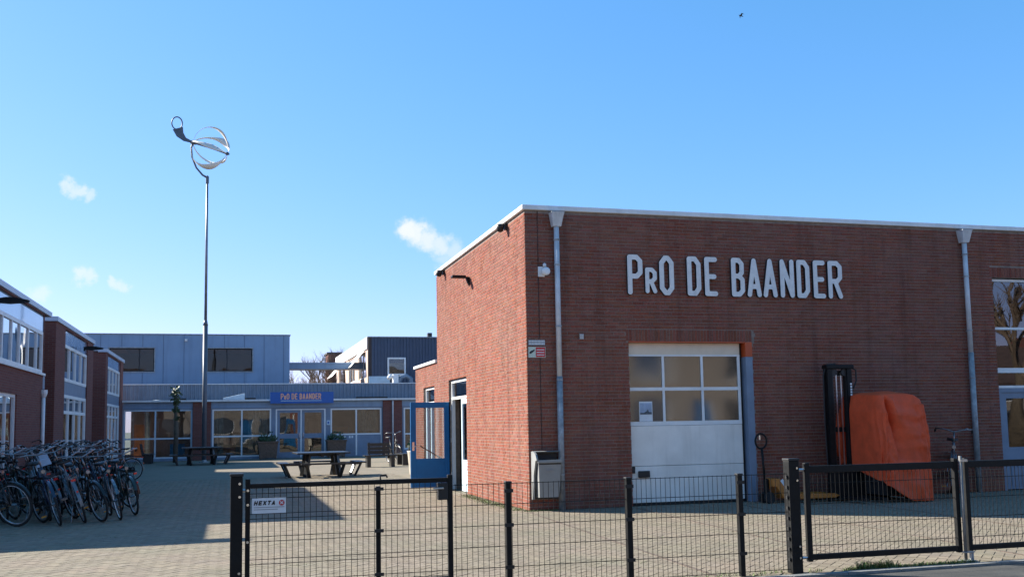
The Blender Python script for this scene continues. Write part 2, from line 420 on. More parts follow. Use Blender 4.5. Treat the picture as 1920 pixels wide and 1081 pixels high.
# rows of darker bricks that mark the bays
for (p, q) in (((4.92, 16.3), (4.56, 8.9)), ((6.86, 16.3), (6.44, 8.9)), ((8.80, 16.3), (8.25, 8.9)), ((10.9, 16.3), (10.1, 8.9))):
    d = Vector((q[0] - p[0], q[1] - p[1], 0)); n = int(d.length / .21); a = math.atan2(d.y, d.x)
    rm = MB()
    for i in range(n):
        t = (i + .5) / n
        paver_box(rm, p[0] + d.x * t, p[1] + d.y * t, a, .2, .04, .0045 + random.uniform(-.001, .001))
    struct('bay_marking', rm, PAVER_PINK)
kerb = MB()
for i in range(60):
    x = -14 + i * .6
    kerb.box(x, x + .592, 8.562, 8.66, -.1, .012 + random.uniform(-.002, .002))
struct('kerb', kerb, mat('kerb_concrete', (.24, .235, .22), .95, var=.15, vscale=8, bump=.3))

# ------------------------------------------------------------------ the brick workshop
XL, YF = 5.015, 16.684
XR, YB, YB2 = 21.0, 24.55, 27.6
HT, HL = 5.30, 3.08
WS = thing('brick_workshop', 'flat roofed red brick workshop with white roof coping and a garage door', 'building', (XL, YF, 0))
holes_f = [(6.95, 9.44, 0, 2.96), (15.0, 18.6, 0, 4.32)]
holes_l = [(21.37, 23.2, 0, 2.57), (24.95, 26.42, 0, 2.52)]
def rects(u0, u1, z0, z1, holes):
    us = sorted({u0, u1, *[h[0] for h in holes], *[h[1] for h in holes]}); zs = sorted({z0, z1, *[h[2] for h in holes], *[h[3] for h in holes]})
    us = [u for u in us if u0 <= u <= u1]; zs = [z for z in zs if z0 <= z <= z1]
    for a, b in zip(us, us[1:]):
        for c, d in zip(zs, zs[1:]):
            m_ = ((a + b) / 2, (c + d) / 2)
            if not any(h[0] < m_[0] < h[1] and h[2] < m_[1] < h[3] for h in holes): yield a, b, c, d
core = MB()
for a, b, c, d in rects(XL + .256, XR, 0, HT, holes_f): core.box(a, b, YF + .006, YF + .25, c, d)
for a, b, c, d in rects(YF + .006, YB2, 0, HL, holes_l): core.box(XL + .006, XL + .25, a, b, c, d)
core.box(XL + .006, XL + .25, YF + .006, YB, HL, HT)
core.box(XL + .25, XR, YB - .25, YB, HL, HT)
core.box(XL + .25, XR, YB2 - .25, YB2, 0, HL)
core.box(XR - .25, XR, YF + .25, YB - .25, 0, HT)
wall_o = part('wall', core, MORTAR, WS)
rf = MB(); rf.box(XL + .25, XR - .25, YF + .25, YB - .25, HT - .35, HT - .12); rf.box(XL + .25, XR, YB, YB2 - .25, HL - .3, HL - .1)
part('roof', rf, ROOF, WS)
cp = MB()
cp.box(XL - .05, XR + .05, YF - .05, YF + .27, HT, HT + .088); cp.box(XL - .05, XL + .27, YF + .27, YB + .03, HT, HT + .088); cp.box(XL + .27, XR + .05, YB - .27, YB + .03, HT, HT + .088)
part('coping', cp, COPING, WS, bevel=.008)
cp = MB(); cp.box(XL - .05, XL + .27, YB + .031, YB2 + .04, HL, HL + .075); cp.box(XL + .27, XR, YB2 - .25, YB2 + .04, HL, HL + .075)
part('coping', cp, COPING, WS, bevel=.008)
# bricks, laid in stretcher bond; front wall faces -Y, side wall faces -X
BL, BH, J = .21, .0505, .012
full, rest = [], MB()
soldiers = (6.90, 9.50, 2.962, 3.175)
def lay(front, u0, u1, z1, holes):
    k = 0; z = .006
    while z + BH < z1 + .004:
        off = (.11 if k % 2 else 0) + (.055 if k % 4 > 1 else 0)
        u = u0 - .22 + off
        hs = [h for h in holes if h[2] - .01 < z + BH / 2 < h[3] + .004]
        while u < u1:
            a, b = max(u, u0), min(u + BL, u1)
            segs = [(a, b)] if b - a > .025 else []
            for h in hs:
                ns = []
                for (s, e) in segs:
                    if e <= h[0] or s >= h[1]: ns.append((s, e)); continue
                    if h[0] - s > .025: ns.append((s, h[0]))
                    if e - h[1] > .025: ns.append((h[1], e))
                segs = ns
            for (s, e) in segs:
                if front and abs(e - s - BL) < 1e-6: full.append((s, z))
                else: brick(rest, front, s, e, z, z + BH)
            u += BL + .01
        z += .0625; k += 1
def brick(mb, front, s, e, z0, z1):
    d = random.uniform(-.0015, .0022)
    if front: mb.add([(s, YF + d, z0), (e, YF + d, z0), (e, YF + d, z1), (s, YF + d, z1), (s, YF + .02, z0), (e, YF + .02, z0), (e, YF + .02, z1), (s, YF + .02, z1)],
                     [(0, 1, 2, 3), (1, 0, 4, 5), (2, 1, 5, 6), (3, 2, 6, 7), (0, 3, 7, 4)])
    else: mb.add([(XL + d, s, z0), (XL + d, e, z0), (XL + d, e, z1), (XL + d, s, z1), (XL + .02, s, z0), (XL + .02, e, z0), (XL + .02, e, z1), (XL + .02, s, z1)],
                 [(3, 2, 1, 0), (0, 1, 5, 4), (1, 2, 6, 5), (2, 3, 7, 6), (3, 0, 4, 7)])
lay(True, XL + .004, XR, HT - .003, holes_f + [(soldiers[0], soldiers[1], soldiers[2], soldiers[3]), (14.95, 18.65, 4.322, 4.53)])
lay(False, YF + .022, YB, HT - .003, holes_l)
lay(False, YB + .01, YB2, HL - .003, holes_l)
for (a, b, c, d) in (soldiers, (14.95, 18.65, 4.322, 4.53)):
    x = a
    while x + .052 < b: brick(rest, True, x + .003, x + .054, c + .004, d); x += .0622
full.sort(key=lambda q: (q[0] ** 2 + 0.6 * (q[1] - 1.5) ** 2))
bk = MB(); bk.add([(0, 0, 0), (BL, 0, 0), (BL, 0, BH), (0, 0, BH), (0, .02, 0), (BL, .02, 0), (BL, .02, BH), (0, .02, BH)], [(0, 1, 2, 3), (1, 0, 4, 5), (2, 1, 5, 6), (3, 2, 6, 7), (0, 3, 7, 4)])
bk_me = bk.mesh('brick', BRICK)
for (s, z) in full[:300]:
    o = bpy.data.objects.new('brick', bk_me); COL.objects.link(o); o.parent = wall_o
    o.location = Vector((s, YF + random.uniform(-.0015, .0022), z)) - wloc(wall_o)
for (s, z) in full[300:]: brick(rest, True, s, s + BL, z, z + BH)
part('brick_field', rest, BRICK, wall_o, kind='stuff')
part('interior_floor', box(XL + .25, XR - .25, YF + .25, YB - .25, -.03, .004), INT, WS)
part('interior_partition', box(XL + .26, XR - .26, YF + 6.0, YF + 6.1, .005, HT - .36), INT, WS)

def window(parent, plane, pos, u0, u1, z0, z1, us=(), zs=(), fr=.05, dep=.07, fm=None, gm=None, name='window', skip=(), sill=True):
    """window in plane 'Y' (facing -Y) or 'X' (facing +1/-1 X, pos = glass plane); parts: frame, panes"""
    fm = fm or WHITE; gm = gm or GLASS
    fx = MB()
    def bx(mb, a, b, c, d, t0, t1):
        if plane == 'Y': mb.box(a, b, pos + t0, pos + t1, c, d)
        else: mb.box(pos + t0, pos + t1, a, b, c, d)
    h = dep / 2
    bx(fx, u0, u0 + fr, z0, z1, -h, h); bx(fx, u1 - fr, u1, z0, z1, -h, h)
    bx(fx, u0 + fr, u1 - fr, z0, z0 + fr, -h, h); bx(fx, u0 + fr, u1 - fr, z1 - fr, z1, -h, h)
    for u in us: bx(fx, u - fr / 2, u + fr / 2, z0 + fr, z1 - fr, -h + .004, h - .004)
    ue = [u0 + fr / 2, *us, u1 - fr / 2]; ze = [z0 + fr / 2, *zs, z1 - fr / 2]
    for z in zs:
        for a, b in zip(ue, ue[1:]): bx(fx, a + fr / 2, b - fr / 2, z - fr / 2, z + fr / 2, -h + .006, h - .006)
    w = part(name, fx, fm, parent)
    k = 0
    for a, b in zip(ue, ue[1:]):
        for c, d in zip(ze, ze[1:]):
            if k not in skip:
                p = MB(); bx(p, a + fr / 2 - .004, b - fr / 2 + .004, c + fr / 2 - .004, d - fr / 2 + .004, -.003, .003)
                part('pane', p, gm, w)
            k += 1
    return w

# garage door
GY = YF + .10
GX0, GX1 = 6.95, 9.232
GD = part('garage_door', box(GX0 + .02, GX1, GY, GY + .05, .05, .70), DOORWHITE, WS, bevel=.006)
part('door_panel', box(GX0 + .02, GX1, GY, GY + .05, .706, 1.425), DOORWHITE, GD, bevel=.006)
part('door_header', box(GX0 + .02, GX1, GY, GY + .05, 2.70, 2.94), WARMWHITE, GD, bevel=.004)
part('bottom_seal', box(GX0 + .02, GX1, GY + .005, GY + .04, .006, .05), RUBBER, GD)
fr = MB(); xs = [GX0 + .02, 7.66, 8.445, GX1]; zs_ = [1.43, 2.065, 2.695]
for z, t in zip(zs_, (.075, .06, .03)): fr.box(xs[0], xs[-1], GY - .002, GY + .052, z, z + t)
for i, x in enumerate(xs):
    x0 = x - .022 if 0 < i < 3 else (x if i == 0 else x - .05); x1 = x + .022 if 0 < i < 3 else (x + .02 if i == 0 else x)
    for z0, z1 in ((1.505, 2.065), (2.125, 2.695)): fr.box(x0, x1, GY + .002, GY + .048, z0, z1)
part('glazing_frame', fr, WHITE, GD)
for a, b in ((xs[0] + .02, xs[1] - .022), (xs[1] + .022, xs[2] - .022), (xs[2] + .022, xs[3] - .05)):
    for z0, z1 in ((1.505, 2.065), (2.125, 2.695)): part('pane', box(a, b, GY + .022, GY + .028, z0, z1), POLY, GD)
part('handle', box(7.10, 7.32, GY - .05, GY - .001, .50, .62), BLACKP, GD, bevel=.012)
part('lock_plate', box(6.985, 7.04, GY - .025, GY - .001, .58, .70), BLACKP, GD)
jb = MB(); jb.box(9.30, 9.44, YF - .012, YF + .2, 0, 2.68); part('door_jamb', jb, BLUEGREY, WS, label='blue grey painted steel jamb beside the garage door')
part('jamb_cap', box(9.30, 9.44, YF - .012, YF + .2, 2.683, 2.958), ORANGE, WS, label='orange painted top of the garage door jamb')
part('lintel', box(6.952, 9.298, YF - .004, YF + .09, 2.942, 2.962), ORANGE, WS)
part('door_track', box(9.236, 9.298, GY + .06, GY + .1, 0, 2.94), BLACKP, WS)
ps = thing('poster', 'small landscape poster stuck on the lower left garage door pane', 'poster', (7.2, GY + .019, 1.51))
part('sheet', box(7.17, 7.43, GY + .0185, GY + .0205, 1.51, 1.87), PAPER, ps)
part('printed_sky', box(7.185, 7.415, GY + .0170, GY + .0181, 1.66, 1.84), POSTERBLUE, ps)
mb = MB(); mb.prism([(7.185, 1.635), (7.415, 1.635), (7.415, 1.675), (7.36, 1.68), (7.34, 1.73), (7.31, 1.69), (7.25, 1.665), (7.185, 1.665)], 'Y', GY + .0150, GY + .0165); part('printed_land', mb, POSTERDARK, ps)

# big window and door at the right end of the front
window(WS, 'Y', YF + .12, 15.0, 18.6, 2.42, 4.30, (16.9,), (3.28,), .05, .08, gm=GLASS_R)
window(WS, 'Y', YF + .12, 15.0, 18.6, 2.06, 2.42, (16.2, 17.4), (), .05, .085, gm=GLASS_R)
dr = MB()
dr.box(15.0, 15.13, YF + .08, YF + .16, 0, 2.06); dr.box(16.35, 16.48, YF + .08, YF + .16, 0, 2.06); dr.box(15.13, 16.35, YF + .08, YF + .16, 1.97, 2.06)
part('door_frame', dr, BLUEGREY, WS)
dl = MB(); dl.box(15.135, 15.25, YF + .10, YF + .15, .02, 1.965); dl.box(16.23, 16.345, YF + .10, YF + .15, .02, 1.965); dl.box(15.25, 16.23, YF + .10, YF + .15, 1.85, 1.965); dl.box(15.25, 16.23, YF + .10, YF + .15, .02, .86)
for i in range(12): dl.box(15.27 + i * .08, 15.335 + i * .08, YF + .092, YF + .0995, .08, .62)
dro = part('door', dl, BLUEGREY, WS); part('pane', box(15.25, 16.23, YF + .122, YF + .128, .86, 1.85), GLASS_R, dro); part('handle', MB().tube([(16.28, YF + .09, 1.0), (16.28, YF + .05, 1.0), (16.16, YF + .05, 1.0)], .01), CHROME, dro)
part('side_panel', box(16.48, 18.6, YF + .09, YF + .15, 0, 2.06), BLUEGREY, WS)
po = thing('notice', 'white notice with red and dark print behind the blue grey door glass', 'notice', (15.3, YF + .135, .9))
part('sheet', box(15.27, 15.75, YF + .131, YF + .134, .88, 1.32), PAPER, po)
mb = MB(); mb.prism([(15.42, .9), (15.52, .9), (15.5, 1.1), (15.45, 1.26), (15.38, 1.2)], 'Y', YF + .1285, YF + .1305); part('red_print', mb, RED, po)
mb = MB(); mb.prism([(15.54, .9), (15.64, .9), (15.62, 1.2), (15.52, 1.25)], 'Y', YF + .1285, YF + .1305); part('dark_print', mb, GREYPRINT, po)

# openings of the sunny side wall
window(WS, 'X', XL + .1, 21.39, 23.18, 2.10, 2.55, (), (), .06, .08)
for a, b in ((23.12, 23.18), (21.39, 21.42)): part('door_jamb', box(XL + .06, XL + .14, a, b, 0, 2.10), WHITE, WS)
dl = MB(); dl.box(XL + .075, XL + .125, 21.425, 21.53, .02, 2.09); dl.box(XL + .075, XL + .125, 22.12, 22.22, .02, 2.09); dl.box(XL + .075, XL + .125, 21.53, 22.12, 1.98, 2.09); dl.box(XL + .075, XL + .125, 21.53, 22.12, .02, .72)
dlo = part('fixed_door_leaf', dl, PALEBLUE, WS); part('pane', box(XL + .097, XL + .103, 21.53, 22.12, .72, 1.98), GLASS, dlo)
window(WS, 'X', XL + .1, 24.97, 26.40, 2.06, 2.5, (), (), .06, .08)
dl = MB(); dl.box(XL + .06, XL + .14, 24.97, 25.12, 0, 2.06); dl.box(XL + .06, XL + .14, 26.25, 26.40, 0, 2.06); dl.box(XL + .06, XL + .14, 25.64, 25.74, 0, 2.06); dl.box(XL + .06, XL + .14, 25.12, 25.64, 0, .5); dl.box(XL + .06, XL + .14, 25.74, 26.25, 0, .5)
dlo = part('door', dl, PALEBLUE, WS); part('pane', box(XL + .097, XL + .103, 25.12, 25.64, .5, 2.06), GLASS_R, dlo); part('pane', box(XL + .097, XL + .103, 25.74, 26.25, .5, 2.06), GLASS_R, dlo)
# the open blue door, hinged at the far jamb
dl = MB(); y0, y1 = 23.20, 23.255
dl.box(4.09, 4.22, y0, y1, .06, 2.05); dl.box(4.90, 5.05, y0, y1, .06, 2.05); dl.box(4.22, 4.90, y0, y1, 1.92, 2.05); dl.box(4.22, 4.90, y0, y1, .06, .73)
od = part('open_door', dl, BLUEDOOR, WS, bevel=.005, label='blue door with a large pane standing open at right angles to the sunny wall')
part('pane', box(4.22, 4.90, y0 + .024, y0 + .030, .73, 1.92), GLASS, od)
part('handle', MB().tube([(4.15, y0, 1.02), (4.15, y0 - .06, 1.02), (4.27, y0 - .06, 1.02)], .011), CHROME, od)
part('lever_plate', box(4.125, 4.175, y0 - .006, y0 - .0005, .92, 1.12), CHROME, od)
part('door_stay', MB().tube([(4.32, y0 + .07, 1.03), (4.85, y0 + .1, .72)], .014), BLACKP, od)
for z in (.3, 1.1, 1.85): part('hinge', MB().lathe([(.014, 0), (.014, .1)], (5.065, y0 + .01, z), 8), STEEL, od)

# lettering on the wall --------------------------------------------------
def glyph(strokes, w, h, t, cell=.012):
    """rounded stroke letter as filled contour polygons; returns verts(x,z), faces, contour edges"""
    nx, nz = int((w + .03) / cell) + 2, int((h + .03) / cell) + 2
    segs = []
    for s in strokes:
        for a, b in zip(s, s[1:]): segs.append((a, b))
    def dist(x, z):
        best = 9
        for (a, b) in segs:
            dx, dz = b[0] - a[0], b[1] - a[1]; L = dx * dx + dz * dz
            q = 0 if L == 0 else max(0, min(1, ((x - a[0]) * dx + (z - a[1]) * dz) / L))
            d = math.hypot(x - a[0] - q * dx, z - a[1] - q * dz)
            if d < best: best = d
        return best - t
    X = [-.015 + i * cell for i in range(nx)]; Z = [-.015 + j * cell for j in range(nz)]
    D = [[dist(x, z) for z in Z] for x in X]
    vid, V, Fs, E = {}, [], [], []
    def vert(key, p):
        if key not in vid: vid[key] = len(V); V.append(p)
        return vid[key]
    for i in range(nx - 1):
        for j in range(nz - 1):
            c = [(i, j), (i + 1, j), (i + 1, j + 1), (i, j + 1)]; poly, cut = [], []
            for k in range(4):
                a, b = c[k], c[(k + 1) % 4]; da, db = D[a[0]][a[1]], D[b[0]][b[1]]
                if da < 0: poly.append(vert(a, (X[a[0]], Z[a[1]])))
                if (da < 0) != (db < 0):
                    q = da / (da - db); key = (min(a, b), max(a, b))
                    vi = vert(key, (X[a[0]] + (X[b[0]] - X[a[0]]) * q, Z[a[1]] + (Z[b[1]] - Z[a[1]]) * q)); poly.append(vi); cut.append((vi, da < 0))
            if len(poly) >= 3: Fs.append(tuple(poly))
            if len(cut) == 2:
                a = [q[0] for q in cut if q[1]][0]; b = [q[0] for q in cut if not q[1]][0]; E.append((a, b))
    return V, Fs, E
def strokes(ch, w, h, t):
    l, r, b, tp = t, w - t, t, h - t; m = h * .46; q = min(.07, w * .25)
    if ch == 'P': return [[(l, b), (l, tp), (r - q, tp), (r, tp - q), (r, m + q), (r - q, m), (l, m)]]
    if ch == 'R': return [[(l, b), (l, tp), (r - q, tp), (r, tp - q), (r, m + q), (r - q, m), (l, m)], [(w * .5, m), (r, b)]]
    if ch == 'O': return [[(l, b + q * 1.3), (l, tp - q * 1.3), (l + q, tp), (r - q, tp), (r, tp - q * 1.3), (r, b + q * 1.3), (r - q, b), (l + q, b), (l, b + q * 1.3)]]
    if ch == 'D': return [[(l, b), (l, tp), (r - q, tp), (r, tp - q * 1.4), (r, b + q * 1.4), (r - q, b), (l, b)]]
    if ch == 'E': return [[(r, tp), (l, tp), (l, b), (r, b)], [(l, h * .5), (r - t * .5, h * .5)]]
    if ch == 'B': return [[(l, b), (l, tp), (r - q, tp), (r - .01, tp - q), (r - .01, h * .53 + q), (r - q, h * .53), (l, h * .53)], [(r - q, h * .53), (r, h * .53 - q), (r, b + q), (r - q, b), (l, b)]]
    if ch == 'A': return [[(l, b), (w / 2, tp), (r, b)], [(l + w * .16, h * .27), (r - w * .16, h * .27)]]
    if ch == 'N': return [[(l, b), (l, tp), (r, b), (r, tp)]]
    if ch == 'H': return [[(l, b), (l, tp)], [(r, b), (r, tp)], [(l, h / 2), (r, h / 2)]]
    if ch == 'X': return [[(l, b), (r, tp)], [(r, b), (l, tp)]]
    if ch == 'T': return [[(l, tp), (r, tp)], [(w / 2, tp), (w / 2, b)]]
def letter(parent, ch, x0, z0, w, h, t, yface, depth, m, cell, shear=0, edge=None):
    V, Fs, E = glyph(strokes(ch, w, h, t), w, h, t, cell)
    f = MB(); f.add([(x0 + x + shear * z, yface, z0 + z) for x, z in V], Fs)
    o = part('letter', f, m, parent)
    s = MB(); n = len(V)
    s.add([(x0 + x + shear * z, yface, z0 + z) for x, z in V] + [(x0 + x + shear * z, yface + depth, z0 + z) for x, z in V], [(a, b, n + b, n + a) for a, b in E])
    me = o.data
    if edge is not None:
        part('letter_edge', s, edge, o)
    return o
SG = thing('wall_lettering', 'large white raised letters reading PrO DE BAANDER on the brick wall', 'lettering', (6.94, YF - .06, 3.81))
lx = [6.941, 7.238, 7.287, 7.518, 7.572, 7.862, 8.13, 8.41, 8.486, 8.751, 9.039, 9.314, 9.366, 9.664, 9.703, 10.004, 10.07, 10.37, 10.428, 10.709, 10.79, 11.052, 11.114, 11.428]
for i, ch in enumerate('PRODEBAANDER'):
    w = lx[2 * i + 1] - lx[2 * i]; h = .475 if i == 1 else .735
    letter(SG, ch, lx[2 * i], 3.808 if i != 1 else 3.838, w, h, .046 if i != 1 else .04, YF - .065, .06, LETTER, .011, 0, LETTER_SIDE)

# downpipes with hoppers
def downpipe(x, zlow, label):
    t = thing('downpipe', label, 'downpipe', (x, YF - .09, 0), 'downpipes on the workshop front')
    part('upper_pipe', MB().tube([(x, YF - .085, zlow), (x, YF - .085, 5.03)], .048, 12), ZINC, t, True)
    part('lower_pipe', MB().tube([(x, YF - .085, .0), (x, YF - .085, zlow + .02)], .055, 12), GALV, t, True)
    hp = MB(); hp.add([(x - .075, YF - .14, 5.0), (x + .075, YF - .14, 5.0), (x + .075, YF - .02, 5.0), (x - .075, YF - .02, 5.0), (x - .115, YF - .2, 5.235), (x + .115, YF - .2, 5.235), (x + .115, YF - .004, 5.235), (x - .115, YF - .004, 5.235)],
                      [(3, 2, 1, 0), (4, 5, 6, 7), (0, 1, 5, 4), (1, 2, 6, 5), (2, 3, 7, 6), (3, 0, 4, 7)])
    hp.box(x - .122, x + .122, YF - .207, YF - .003, 5.237, 5.252)
    part('hopper', hp, ZINC, t)
    for z in (.6, 2.25, 3.2, 4.3, 4.75): part('bracket', MB().lathe([(.058, z), (.058, z + .025)], (x, YF - .085, 0), 12).box(x - .012, x + .012, YF - .04, YF + .002, z, z + .025), GALV, t)
downpipe(5.587, 2.3, 'zinc downpipe with hopper between the bin and the lettering')
downpipe(14.30, 2.75, 'zinc downpipe with hopper beside the tall window, behind the parked bicycle')

# small fittings of the workshop
t = thing('security_floodlight', 'small white floodlight on a square plate near the workshop corner', 'floodlight', (5.34, YF, 4.1))
part('back_plate', box(5.25, 5.37, YF - .025, YF - .002, 4.10, 4.28), WHITE, t)
part('lamp_head', MB().lathe([(.03, -.14), (.075, -.135), (.07, -.08), (.03, -.026)], (5.365, YF, 4.185), 12, 'Y'), WHITE, t, True)
part('sensor', MB().lathe([(.02, 4.27), (.032, 4.28), (.032, 4.32), (.01, 4.34)], (5.36, YF - .06, 0), 10), WHITE, t, True)
solo('wall_socket', MB().box(6.0, 6.07, YF - .05, YF - .003, 2.99, 3.08).box(6.02, 6.05, YF - .056, YF - .0505, 3.02, 3.05), mat('socket_grey', (.5, .48, .47), .5), 'tiny grey junction box high on the brick wall left of the garage', 'junction box', (6.035, YF - .03, 2.99))
mb = MB(); mb.tube([(5.255, YF - .008, 4.1), (5.255, YF - .008, 3.0)], .005, 6); mb.tube([(5.258, YF - .008, 2.65), (5.262, YF - .008, 1.05)], .005, 6); mb.tube([(5.255, YF - .008, 5.28), (5.255, YF - .008, 4.285)], .005, 6)
solo('cable', mb, BLACKP, 'thin dark cable running down the brick wall by the corner', 'cable', (5.26, YF - .008, 1.05))
t = thing('camera_warning_sign', 'small white and red camera surveillance sign on the workshop corner', 'sign', (5.18, YF, 2.66))
part('plate', box(5.045, 5.36, YF - .012, YF - .004, 2.66, 2.85), PALEGREEN, t)
part('red_field', box(5.18, 5.352, YF - .0145, YF - .0125, 2.67, 2.842), RED, t)
mb = MB()
for z in (2.70, 2.745, 2.79): mb.box(5.195, 5.335, YF - .0165, YF - .015, z, z + .014)
part('print_line', mb, PAPER, t)
mb = MB(); mb.prism([(5.06, 2.735), (5.085, 2.725), (5.15, 2.775), (5.165, 2.80), (5.14, 2.80), (5.07, 2.765)], 'Y', YF - .0145, YF - .0125); part('camera_symbol', mb, BLACKP, t)
t = thing('text_plate', 'narrow grey text plate above the camera surveillance sign', 'sign', (5.2, YF, 2.9))
part('plate', box(5.045, 5.355, YF - .010, YF - .004, 2.875, 2.975), GREYPRINT, t)
mb = MB()
for z in (2.89, 2.935):
    for i in range(11): mb.box(5.055 + i * .027, 5.076 + i * .027, YF - .012, YF - .0105, z, z + .028)
part('print_line', mb, PAPER, t)
for k, (y, lb) in enumerate(((17.84, 'black dome lamp under the coping nearest the workshop corner'), (23.56, 'black dome lamp under the coping at the far end of the sunny wall'))):
    t = thing('dome_lamp', lb, 'lamp', (XL, y, 5.12), 'dome lamps under the workshop coping')
    part('bracket', box(XL - .05, XL - .003, y - .05, y + .05, 5.16, 5.28), BLACKP, t)
    part('dome', MB().lathe([(.01, -.1), (.055, -.08), (.075, -.02), (.075, .05), (.04, .06)], (XL - .13, y, 5.21), 14), BLACKP, t, True)
    part('arm', box(XL - .13, XL - .05, y - .02, y + .02, 5.255, 5.275), BLACKP, t)
t = thing('wall_luminaire', 'black arm luminaire with flat head on the sunny brick wall', 'lamp', (XL, 20.94, 4.55))
mb = MB(); mb.prism([(XL - .002, 4.52), (XL - .002, 4.72), (XL - .09, 4.72), (XL - .05, 4.6)], 'Y', 20.90, 20.98); part('bracket', mb, BLACK, t)
part('lamp_head', MB().box(XL - .40, XL - .09, 20.86, 21.02, 4.69, 4.745), BLACK, t, bevel=.012)
# litter bin hung on the wall by the corner
t = thing('litter_bin', 'grey litter bin with slanted hood hung on the workshop corner wall', 'bin', (5.28, YF - .2, .22))
bd = MB(); x0, x1 = 5.09, 5.50
bd.add([(x0 + .03, YF - .27, .24), (x1 - .03, YF - .27, .24), (x1 - .03, YF - .05, .24), (x0 + .03, YF - .05, .24), (x0, YF - .34, .86), (x1, YF - .34, .86), (x1, YF - .05, .86), (x0, YF - .05, .86)], [(3, 2, 1, 0), (0, 1, 5, 4), (1, 2, 6, 5), (2, 3, 7, 6), (3, 0, 4, 7)])
part('body', bd, BINGREY, t)
part('rim', MB().box(x0 - .012, x1 + .012, YF - .36, YF - .34, .83, .88).box(x0 - .012, x0, YF - .34, YF - .05, .83, .88).box(x1, x1 + .012, YF - .34, YF - .05, .83, .88), BINGREY, t, bevel=.006)
part('liner', box(x0 + .004, x1 - .004, YF - .336, YF - .055, .80, .862), BLACKP, t)
part('back_plate', box(x0 - .02, x1 + .02, YF - .045, YF - .006, .2, 1.0), BLACKP, t)
hd = MB(); hd.prism([(YF - .05, .2), (YF - .05, 1.02), (YF - .16, 1.03), (YF - .30, .98), (YF - .36, .90), (YF - .36, .87), (YF - .30, .87), (YF - .18, .62), (YF - .12, .2)], 'X', x0 - .045, x0 - .014)
part('side_plate', hd, BINGREY, t, label='curved grey side plate of the bin')
hd = MB(); hd.prism([(YF - .05, .99), (YF - .05, 1.02), (YF - .16, 1.03), (YF - .20, 1.02), (YF - .16, 1.0)], 'X', x0 - .013, x1 + .01); part('hood', hd, BINGREY, t)
part('maker_mark', box(5.24, 5.35, YF - .335, YF - .330, .70, .715), GREYPRINT, t)

# ------------------------------------------------------------------ left school wings
FX = -5.0
HW = 4.78
def wing(name, label, y0, y1, h=HW, fascia=True, depth=9.0):
    t = thing(name, label, 'building', (FX - .3, (y0 + y1) / 2, 0), 'school wings along the yard'); return t
def lamp(parent_none, y, label):
    t = thing('wall_luminaire', label, 'lamp', (FX, y, 4.3), 'dark arm luminaires on the school wings')
    part('bracket', box(FX + .055, FX + .1, y - .05, y + .05, 4.30, 4.45), BLACK, t)
    part('lamp_head', MB().prism([(FX + .09, 4.35), (FX + .30, 4.335), (FX + .66, 4.37), (FX + .70, 4.41), (FX + .45, 4.46), (FX + .25, 4.47), (FX + .09, 4.44)], 'Y', y - .12, y + .12), BLACK, t)
# wing with the brick band (nearest)
t = wing('school_wing', 'brick school wing with a band of upper windows over brick, nearest the street', 21.6, 30.87)
wl_ = MB()
for a, b, c, d in rects(21.6, 30.05, 0, HW, [(22.0, 30.0, 3.1, 4.74), (24.6, 26.6, .55, 2.43), (22.2, 24.2, .55, 2.43), (30.0, 30.06, 0, 3.0)]): wl_.box(FX - .25, FX, a, b, c, d)
wl_.box(FX - 9, FX - .25, 21.6, 21.85, 0, HW); wl_.box(FX - 9, FX - .5, 30.5, 30.75, 0, HW); wl_.box(FX - .5, FX - .25, 30.05, 30.75, 0, HW)
part('wall', wl_, BRICK_Y, t)
part('roof', box(FX - 9, FX - .02, 21.6, 30.78, HW, HW + .05), ROOF, t)
part('fascia', box(FX - .3, FX + .06, 21.5, 30.87, HW + .002, HW + .135), FASCIA, t)
part('gap_shade_strip', box(FX - .2, FX - .03, 22.0, 30.0, 4.68, 4.74), BLACKP, t)  # solid black strip, colours in the shade of the gap below the fascia
part('spandrel', box(FX - .16, FX - .02, 22.0, 30.0, 4.27, 4.68), SPANDREL, t, label='pale blue glossy panel above the upper windows')
window(t, 'X', FX - .06, 22.0, 30.0, 3.12, 4.268, (22.9, 23.9, 24.93, 25.95, 26.9, 28.0, 29.15), (), .09, .08, gm=GLASS_R)
part('sill', box(FX - .1, FX + .06, 21.95, 30.05, 3.055, 3.118), WHITE, t)
window(t, 'X', FX - .08, 24.6, 26.6, .55, 2.43, (25.6,), (), .08, .08, gm=GLASS_R)
window(t, 'X', FX - .08, 22.2, 24.2, .55, 2.43, (23.2,), (), .08, .08, gm=GLASS_R)
part('side_panel', box(FX - .24, FX - .03, 30.05, 30.5, 2.7, 3.1), BLUEGREY, t)
pp = part('drainpipe', MB().tube([(FX + .06, 29.82, .05), (FX + .06, 29.82, 2.5)], .05, 10), WHITE, t, True); part('pipe_hopper', MB().lathe([(.06, 2.46), (.1, 2.56), (.1, 2.66)], (FX + .06, 29.82, 0), 10), WHITE, pp)
part('interior', box(FX - 4.0, FX - 3.9, 21.9, 30.4, 0, HW - .05), INT, t)
part('upper_floor', box(FX - 3.9, FX - .26, 21.9, 30.4, 2.75, 2.95), INT, t)
lamp(t, 23.9, 'dark arm luminaire on the pale blue panel of the nearest school wing')
# low annex out of the picture, whose roof edge shades the near yard
lo = thing('low_annex', 'low brick annex at the street end of the school wing', 'building', (FX - .3, 19.5, 0))
part('wall', MB().box(FX - 6, FX, 17.5, 21.58, 0, 3.28), BRICK_Y, lo)
part('roof', MB().box(FX - 6.1, FX + .02, 17.42, 21.58, 3.282, 3.38), ROOF, lo)
part('shadow_strip_beam', MB().box(FX + .02, FX + .62, 17.42, 17.82, 3.25, 3.37), ZINC, lo)  # unseen projecting beam, added to cast a thin shadow strip on the yard
